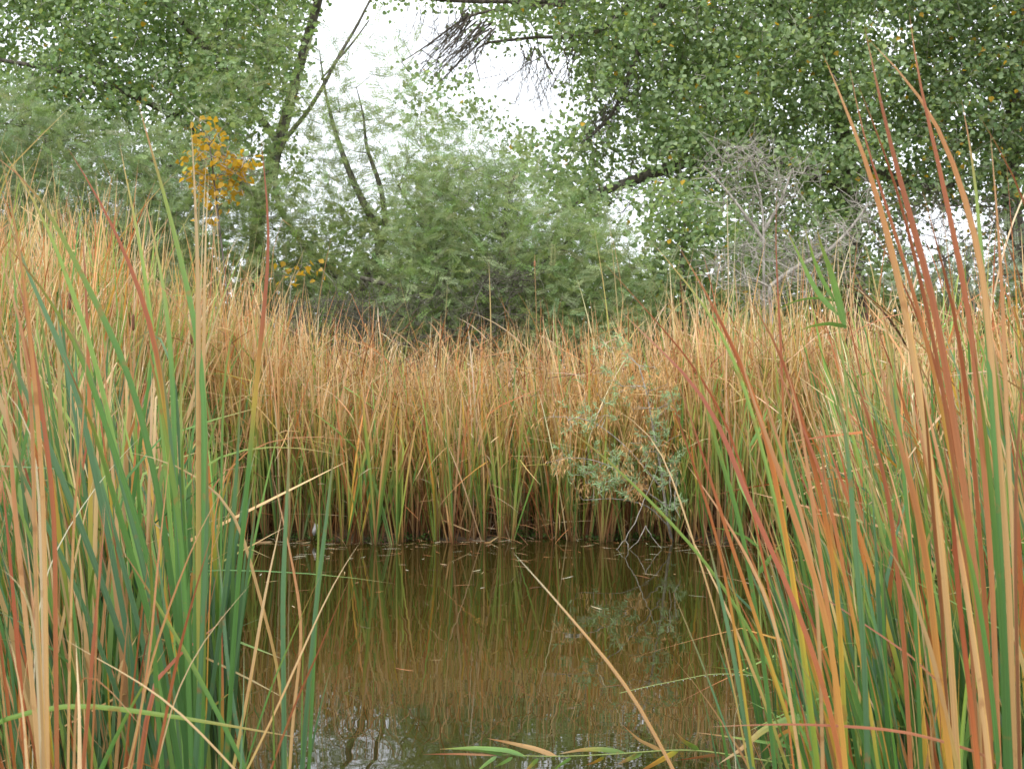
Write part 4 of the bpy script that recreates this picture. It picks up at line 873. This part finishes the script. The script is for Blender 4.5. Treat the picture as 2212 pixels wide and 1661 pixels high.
def blob(n_, cx, cy, rx, ry, Ylo, Yhi):
    a = rng.uniform(0, 2 * np.pi, n_); r_ = np.sqrt(rng.random(n_)); return np.array([P(cx + rx * r_[i] * math.cos(a[i]), cy + ry * r_[i] * math.sin(a[i]), rng.uniform(Ylo, Yhi)) for i in range(n_)])
tr = [(path([(1655, 880), (1652, 700), (1650, 600), (1650, 480), (1645, 420), (1620, 340)], 16.6), [.035, .03, .022, .014, .008]),
      (path([(1650, 520), (1600, 450), (1560, 400), (1520, 360)], 16.6), [.025, .012]), (path([(1650, 500), (1690, 430), (1710, 370)], 16.6), [.025, .012])]
dead_shrub("dead_shrub", "leafless grey shrub with a fan of pale twigs in front of the right cottonwood", tr,
           np.concatenate([blob(80, 1630, 400, 100, 90, 16.1, 17.1), blob(25, 1590, 340, 60, 40, 16.2, 16.9), blob(22, 1720, 400, 60, 50, 16.2, 17)]))
tr = [(path([(1680, 890), (1668, 720), (1662, 620)], 16.3), [.03, .03, .02]), (path([(1662, 620), (1720, 575), (1790, 545), (1850, 480), (1876, 440)], 16.4), [.03, .025, .015])]
dead_shrub("dead_shrub", "low tangled grey brush of curling dead twigs just above the right reeds", tr,
           np.concatenate([blob(170, 1660, 590, 130, 75, 15.9, 17.1), blob(60, 1800, 540, 60, 60, 16.1, 17), blob(24, 1865, 440, 28, 50, 16.2, 16.8)]), curl=.3, c=(.33, .3, .27))
tr = [(path([(2050, 890), (2060, 700), (2040, 560)], 17.8), [.05, .04, .02])]
dead_shrub("dead_shrub", "bare brown twiggy bush with sky showing through at the far right", tr, blob(230, 2080, 520, 190, 100, 17.2, 19), mat=M_BARK, c=(.12, .1, .08), curl=.25, r_tip=.003)
tr = [(path([(900, 890), (900, 780), (890, 720)], 16.6), [.05, .03, .02])]
dead_shrub("dead_shrub", "dark grey dead brushwood under the central feathery shrub", tr,
           np.concatenate([blob(330, 860, 690, 290, 60, 16.0, 17.2), blob(60, 1090, 610, 70, 30, 16.0, 16.8)]), mat=M_MBARK, c=(.15, .14, .12), curl=.25, sub=4)

# low bushes behind the reeds that close the horizon
tgb = targets_from(BRUSH, 1.2, 22, 26)
mbl = MB(); per = 22; n_ = len(tgb) * per; pos = np.repeat(tgb, per, 0) + rng.normal(0, .3 * K, (n_, 3))
leaves(mbl, pos, K * rng.uniform(.11, .19, n_), cotton_cols(pos, .004, .0, .8))
tag(mbl.build("distant_brush", M_COTTON, smooth=False), "dark low brush closing the view far behind the reeds", "brush", kind="stuff")

# ------------------------------------------------------------------ willow at the waterline
def willow_leaves(mb, pos, ydir, ln, w, cols):
    n_ = len(pos); z = unit(rng.normal(0, 1, (n_, 3))); x = unit(np.cross(ydir, z)); m1 = pos + ydir * ln[:, None] * .45
    e_ = pos + ydir * ln[:, None] + np.array([0, 0, -.12]) * ln[:, None]
    V = np.stack([pos, m1 + x * w[:, None], e_, m1 - x * w[:, None]], 1)
    mb.add(V.reshape(-1, 3), np.arange(n_ * 4).reshape(-1, 4), np.repeat(cols[:, None], 4, 1).reshape(-1, 3))
YW = 12.45
tr = [(path([(1452, 1170), (1440, 1120), (1432, 1040), (1415, 950), (1400, 860), (1380, 790)], [12.75, 12.6, 12.5, 12.45, 12.4, 12.5]), [.016, .014, .01, .006]),
      (path([(1436, 1090), (1380, 1050), (1310, 1000), (1240, 985), (1180, 1000)], [12.6, 12.5, 12.4, 12.3, 12.3]), [.01, .006, .003]),
      (path([(1434, 1060), (1350, 960), (1270, 900), (1195, 900)], [12.6, 12.5, 12.4, 12.35]), [.009, .006, .003]),
      (path([(1446, 1140), (1400, 1090), (1330, 1075), (1260, 1080)], [12.7, 12.5, 12.4, 12.4]), [.008, .003])]
tips = []
for (cx, cy, rx, ry, k) in [(1390, 870, 80, 60, 26), (1310, 840, 80, 40, 12), (1230, 905, 60, 35, 12), (1290, 900, 50, 30, 10), (1400, 1000, 80, 60, 34), (1300, 1000, 70, 50, 22), (1210, 990, 50, 25, 8), (1430, 960, 50, 60, 18), (1330, 1050, 60, 35, 12), (1440, 1080, 40, 50, 12), (1380, 790, 90, 40, 12), (1330, 750, 70, 30, 5), (1270, 1040, 90, 50, 14)]:
    tips.append(blob(int(k * 1.3), cx, cy, rx, ry, 12.1, 12.75))
tips = np.concatenate(tips)
root = empty("willow_shrub", tuple(tr[0][0][0])); tag(root, "thin willow with blue green and dried tan leaves hanging over the far waterline", "shrub"); base = np.array(root.location)
mbw = MB(); grow(mbw, tr, tips, ks=1.0, r_tip=.0018, step=.12, jit=.05, c=(.25, .2, .15), droop=.02)
mbw.build("trunk", M_DEAD, root).location = -base
mbl = MB()
for t in tips:
    green = rng.random() < .55; k = int(rng.integers(14, 26))
    if green:
        d0 = unit(np.array([rng.normal(-.2, .5), rng.normal(0, .5), .5])); off = d0 * rng.uniform(-.06, .06, (k, 1)); yd = unit(d0 + rng.normal(0, .75, (k, 3)))
        cc = lin((168, 196, 148), 1.0) * rng.uniform(.7, 1.15, (k, 1))
    else:
        off = rng.normal(0, .05, (k, 3)); yd = unit(np.array([0, 0, -.9]) + rng.normal(0, .45, (k, 3))); cc = lin((220, 178, 122), 1.0) * rng.uniform(.6, 1.15, (k, 1)) * np.ones((k, 3))
    willow_leaves(mbl, t + off, yd, rng.uniform(.045, .085, k), np.full(k, .0052), cc * np.ones((k, 3)))
mbl.build("foliage", M_WILLOW, root, smooth=False).location = -base
# dry twigs of the fallen branch trailing in the water
mbt = MB()
for pts in [[(1372, 1130), (1350, 1165), (1330, 1185), (1322, 1200)], [(1395, 1135), (1380, 1170), (1352, 1195)], [(1395, 1135), (1410, 1165), (1430, 1185)], [(1372, 1130), (1400, 1060), (1420, 1010)], [(1350, 1165), (1362, 1190), (1372, 1205)], [(1460, 1040), (1458, 1090), (1470, 1120)], [(1440, 1010), (1452, 1060), (1445, 1100)]]:
    tube(mbt, path(pts, 12.15, 8, .008), [.006, .005, .005, .004, .004, .003, .003, .002], (.5, .46, .42), 5)
tag(mbt.build("fallen_branch", M_DEAD), "bleached forked twig dipping into the water below the willow", "branch")

# ------------------------------------------------------------------ common reeds (stem and alternate leaves)
def reed(label, stem, leaves_, Y, r_=.004, lw=.010, ty='L', stemc=(150, 165, 90)):
    S_ = path(stem, Y, 26); root = empty("common_reed", tuple(S_[0])); tag(root, label, "reed"); b = np.array(root.location)
    mbw = MB(); tube(mbw, S_, np.linspace(r_, r_ * .45, 26), lin(stemc, .8), 7); mbw.build("stem", M_STALK, root).location = -b
    for pts, w, t_ in leaves_:
        q = path(pts, Y, 18) + np.linspace(0, 1, 18)[:, None] ** 1.4 * np.array([0, rng.uniform(-.12, .12), 0])
        t = np.linspace(0, 1, 18); T = unit(np.gradient(q, axis=0)); view = unit(q - np.array([0, 0, EYE])); s0 = unit(np.cross(T, view)); nn = np.cross(s0, T); an = rng.uniform(-.5, .5) + .6 * t
        Sd = s0 * np.cos(an)[:, None] + nn * np.sin(an)[:, None]
        W = 1.3 * w * .3729 * Y / F * .5 * (np.clip(t * 6 + .25, 0, 1) * np.clip(1 - t ** 2.2, 0, 1) + .02)
        mbb = MB(); add_blades(mbb, (q - b)[None], Sd[None], W[None], tcol(t_, .15 + .85 * t)[None], keel=.15); mbb.build("leaf", M_BLADE, root)
def Z(fr, pts, zone=2793): return [(OFF[fr] + a * .3729, (b + zone) * .3729) for a, b in pts]
reed("long reed lying almost level over the water at the bottom, leaves drooping to one side",
     Z('M', [(2700, 1640), (2420, 1590), (2136, 1548), (1930, 1552), (1650, 1575), (1330, 1588), (1030, 1580), (900, 1560)]),
     [(Z('M', [(1150, 1588), (1040, 1548), (850, 1530), (650, 1532)]), 22, 'L'), (Z('M', [(1330, 1588), (1210, 1548), (1060, 1522), (920, 1505)]), 22, 'S'),
      (Z('M', [(1030, 1580), (900, 1548), (760, 1537)]), 16, 'L'), (Z('M', [(1720, 1565), (1600, 1548), (1480, 1555), (1340, 1590)]), 22, 'GT'),
      (Z('M', [(980, 1585), (910, 1625), (850, 1664)]), 16, 'L'), (Z('M', [(1070, 1590), (1010, 1635), (960, 1672)]), 16, 'L'), (Z('M', [(1220, 1598), (1170, 1650), (1130, 1690)]), 18, 'GT'),
      (Z('M', [(1410, 1595), (1340, 1640), (1290, 1690)]), 16, 'L'), (Z('M', [(1600, 1588), (1550, 1640), (1500, 1690)]), 18, 'Y'), (Z('M', [(1820, 1565), (1740, 1615), (1680, 1660)]), 22, 'GT'),
      (Z('M', [(2030, 1555), (1900, 1605), (1740, 1660)]), 24, 'Y'), (Z('M', [(1930, 1550), (1810, 1505), (1710, 1425)]), 20, 'S'), (Z('M', [(2150, 1550), (2060, 1490), (2005, 1420)]), 22, 'GT'),
      (Z('M', [(2300, 1570), (2200, 1590), (2020, 1640)]), 14, 'R'), (Z('M', [(980, 1580), (760, 1565), (550, 1555)]), 10, 'R')], 4.9)
reed("upright pale green reed with broad leaves standing above the right foreground cattails",
     Z('R', [(1180, 4454 - 1424), (1150, 3400 - 1424), (1120, 2600 - 1424), (1090, 2050 - 1424), (1050, 1800 - 1424), (1010, 1690 - 1424)], 1424),
     [(Z('R', [(1100, 480), (1060, 330), (1000, 150), (930, 0), (905, -80)], 1424), 32, 'L'), (Z('R', [(1060, 400), (960, 300), (900, 200), (850, 80), (800, -20), (770, -90)], 1424), 22, 'L'),
      (Z('R', [(1040, 320), (960, 200), (900, 80), (860, -30), (835, -90)], 1424), 18, 'L'), (Z('R', [(1110, 470), (1000, 450), (900, 465), (800, 500)], 1424), 22, 'L'),
      (Z('R', [(1060, 325), (960, 298), (860, 305), (760, 345), (690, 390)], 1424), 12, 'L')], 3.4, lw=.012)
reed("thin green reed stem with short side leaves at the pond's right margin",
     Z('R', [(700, 1700), (640, 1250), (615, 900), (600, 600), (595, 300), (560, 50), (540, -300), (530, -700)]),
     [(Z('R', [(600, 530), (640, 450), (690, 330)]), 22, 'L'), (Z('R', [(600, 380), (530, 320), (420, 270), (310, 250)]), 12, 'L'), (Z('R', [(612, 800), (560, 740), (440, 620), (425, 540)]), 12, 'B'),
      (Z('R', [(640, 1150), (520, 1100), (300, 1110)]), 6, 'L'), (Z('R', [(600, 300), (560, 150), (500, 20), (470, -150)]), 14, 'L'), (Z('R', [(545, -200), (600, -320), (640, -500)]), 16, 'L'),
      (Z('R', [(535, -500), (480, -600), (400, -700)]), 14, 'L')], 3.9, r_=.003)
reed("pale arching leafy reed low in the lower right with leaves bent to the water",
     Z('R', [(1250, 1700), (1180, 1450), (1050, 1330), (900, 1340), (760, 1370), (640, 1400)]),
     [(Z('R', [(1050, 1330), (900, 1330), (760, 1320), (650, 1300)]), 18, 'L'), (Z('R', [(900, 1340), (760, 1370), (620, 1420), (480, 1530), (350, 1600)]), 34, 'GT'), (Z('R', [(1000, 1335), (860, 1400), (720, 1450), (600, 1560)]), 22, 'Y'),
      (Z('R', [(760, 1370), (830, 1440), (930, 1480), (960, 1560)]), 26, 'GT'), (Z('R', [(1100, 1380), (1180, 1300), (1190, 1220), (1150, 1150)]), 18, 'GT')], 3.6)
# grass stalk beaded with drops
S_ = path(Z('M', [(1690, 1220), (1850, 1182), (2136, 1125)]) + Z('R', [(300, 1110), (470, 1108), (620, 1125), (800, 1190), (1000, 1330), (1120, 1650)]), 4.3, 40)[::-1]
root = empty("grass_stalk", tuple(S_[0])); tag(root, "thin seeding grass stalk beaded with water drops, arching left over the pond", "grass stalk"); b = np.array(root.location)
mbw = MB(); tube(mbw, S_ - b, np.linspace(.0022, .0012, 40), lin((165, 180, 110), .8), 5); mbw.build("stem", M_STALK, root)
m = bpy.data.materials.new("water drop"); m.use_nodes = True; pr = m.node_tree.nodes["Principled BSDF"]; pr.inputs["Roughness"].default_value = .05; pr.inputs["Base Color"].default_value = (.75, .78, .75, 1); pr.inputs["Transmission Weight"].default_value = .6
mbd = MB()
for k in range(18, 38):
    c_ = S_[k] - b + np.array([rng.normal(0, .004), 0, -.004]); r_ = .0028
    V = np.array([(0, 0, r_), (r_, 0, 0), (0, r_, 0), (-r_, 0, 0), (0, -r_, 0), (0, 0, -r_)]) + c_
    mbd.add(V, np.array([(0, 1, 2), (0, 2, 3), (0, 3, 4), (0, 4, 1), (5, 2, 1), (5, 3, 2), (5, 4, 3), (5, 1, 4)]), np.array([.8, .8, .8]))
mbd.build("seeds", m, root)

# ------------------------------------------------------------------ cattail flower spikes
for (px, py, Y, lab) in [(151, 643, 8.8, "cattail with a brown flower spike behind the leftmost leaves"), (288, 690, 9.4, "cattail with a short brown spike behind the left green clump"),
                         (414, 725, 11.0, "cattail with a dull brown spike left of the pond's far corner"), (1155, 575, 13.6, "cattail with a fluffy light brown spike above the centre reeds")]:
    top = P(px, py - 12, Y); ln = .13 if px < 1000 else .07
    foot = np.array([top[0] + .06, Y + .02, 0.0]); root = empty("flowering_cattail", tuple(foot)); tag(root, lab, "cattail")
    pts = np.array([foot, (foot + top) / 2 + [.02, 0, 0], top - [0, 0, ln], top, top + [0.0, 0, .07]]) - foot
    mbw = MB(); tube(mbw, pts, [.005, .004, .003, .003, .0015], lin((190, 150, 100), .8), 6); mbw.build("stem", M_STALK, root)
    z = np.linspace(0, 1, 9); sp = (top - [0, 0, ln] - foot)[None] + np.outer(z, [0, 0, ln])
    mbw = MB(); tube(mbw, sp, .011 * np.sqrt(np.clip(1 - (2 * z - 1) ** 6, 0.02, 1)), lin((118, 72, 45) if px < 1000 else (170, 120, 80), .8), 9); mbw.build("flower_spike", M_DEAD if False else M_STALK, root)

# ------------------------------------------------------------------ curled pale leaf on the bank
mbw = MB(); u_ = np.linspace(0, 1, 12); v_ = np.linspace(-1, 1, 7); c_ = P(681, 1143, 12.75)
UU, VV = np.meshgrid(u_, v_, indexing='ij'); wd = .032 * np.sin(np.pi * np.clip(UU, .03, .97)) ** .7
V = np.stack([wd * np.sin(VV * 1.5) + .01 * np.sin(UU * 5), -wd * np.cos(VV * 1.5) - .01 * UU, (0.5 - UU) * .12 + .006 * np.sin(VV * 6 + UU * 14)], -1) + c_
i = (np.arange(11)[:, None] * 7 + np.arange(6)[None]).ravel()
mbw.add(V.reshape(-1, 3), np.stack([i, i + 1, i + 8, i + 7], 1), lin((200, 200, 200), .8)); tag(mbw.build("curled_leaf", M_BLADE), "small pale grey curled leaf caught low in the far bank reeds at left", "leaf")

# ------------------------------------------------------------------ green weeds on the bank and floating bits
mbl = MB(); k = 5200; x = rng.uniform(-3.3, 3.6, k); dens = np.sin(x * 2.1) + np.sin(x * 5.3 + 1) + rng.normal(0, .8, k); x = x[dens > .1]; k = len(x)
y = far_shore(x) + np.abs(rng.normal(0, .16, k)) - .09; z = np.abs(rng.normal(0, .035, k)) + .012; pos = np.stack([x, y, z], 1)
leaves(mbl, pos, rng.uniform(.012, .03, k), lin((92, 130, 48), .6) * rng.uniform(.5, 1.3, (k, 1)) * np.ones((k, 3)))
tag(mbl.build("bank_weeds", M_WEED, smooth=False), "small green waterweed creeping along the far bank at the waterline", "waterweed", kind="stuff")
for (a_, b_, w_, lab) in [((1045, 1180), (1078, 1158), .008, "fallen tan cattail leaf sloping into the water near the middle of the far bank"), ((545, 1180), (590, 1196), .008, "fallen orange leaf on the water by the left of the far bank"), ((955, 1123), (1016, 1148), .008, "broken pale cattail leaf hanging down to the far waterline")]:
    A_ = P(*a_, 12.6); B_ = P(*b_, 12.7); q = np.linspace(A_, B_, 12); q[:, 2] = np.maximum(q[:, 2], .006); t = np.linspace(0, 1, 12)
    mbb = MB(); add_blades(mbb, q[None], np.tile([0, .35, .93], (12, 1))[None], (w_ * blade_width(t))[None], tcol('T', t)[None], keel=.1); tag(mbb.build("fallen_leaf", M_BLADE), lab, "leaf")

mb = MB(); k = 420; x = rng.uniform(-3.2, 3.0, k); y = far_shore(x) - np.abs(rng.normal(0, 1, k)) ** 2 * .7 - .04
gen_blades(mb, np.stack([x, y, np.full(k, .006)], 1), rng.uniform(.03, .22, k), rng.uniform(0, 6.28, k), np.full(k, 1.54), rng.uniform(0, .03, k), rng.uniform(1, 2, k), rng.uniform(.002, .005, k),
           np.pi / 2 + rng.normal(0, .2, k), rng.normal(0, .1, k), rng.choice(['T', 'P', 'O', 'D', 'W'], k), n=5)
tag(mb.build("floating_litter", M_FARBLADE), "bits of dead reed floating along the far edge of the water", "floating litter", kind="stuff")

# ------------------------------------------------------------------ power line far away
for k, (ya, yb) in enumerate([((1060, 236), (1560, 222)), ((1060, 246), (1560, 230))]):
    A_ = P(-400, ya[1] + 45 + 4 * k, 120); B_ = P(2700, yb[1] - 30, 120); t = np.linspace(0, 1, 30)[:, None]; q = A_ * (1 - t) + B_ * t; q[:, 2] -= (4 * t * (1 - t))[:, 0] * 1.2
    mbw = MB(); tube(mbw, q, .012, (.2, .2, .22), 4); tag(mbw.build("overhead_wire", M_MBARK), ["upper thin overhead wire crossing the sky gap", "lower thin overhead wire crossing the sky gap"][k], "wire", "overhead wires")
print("VERTS", sum(len(o.data.vertices) for o in bpy.data.objects if o.type == 'MESH'), "OBJECTS", len(bpy.data.objects))
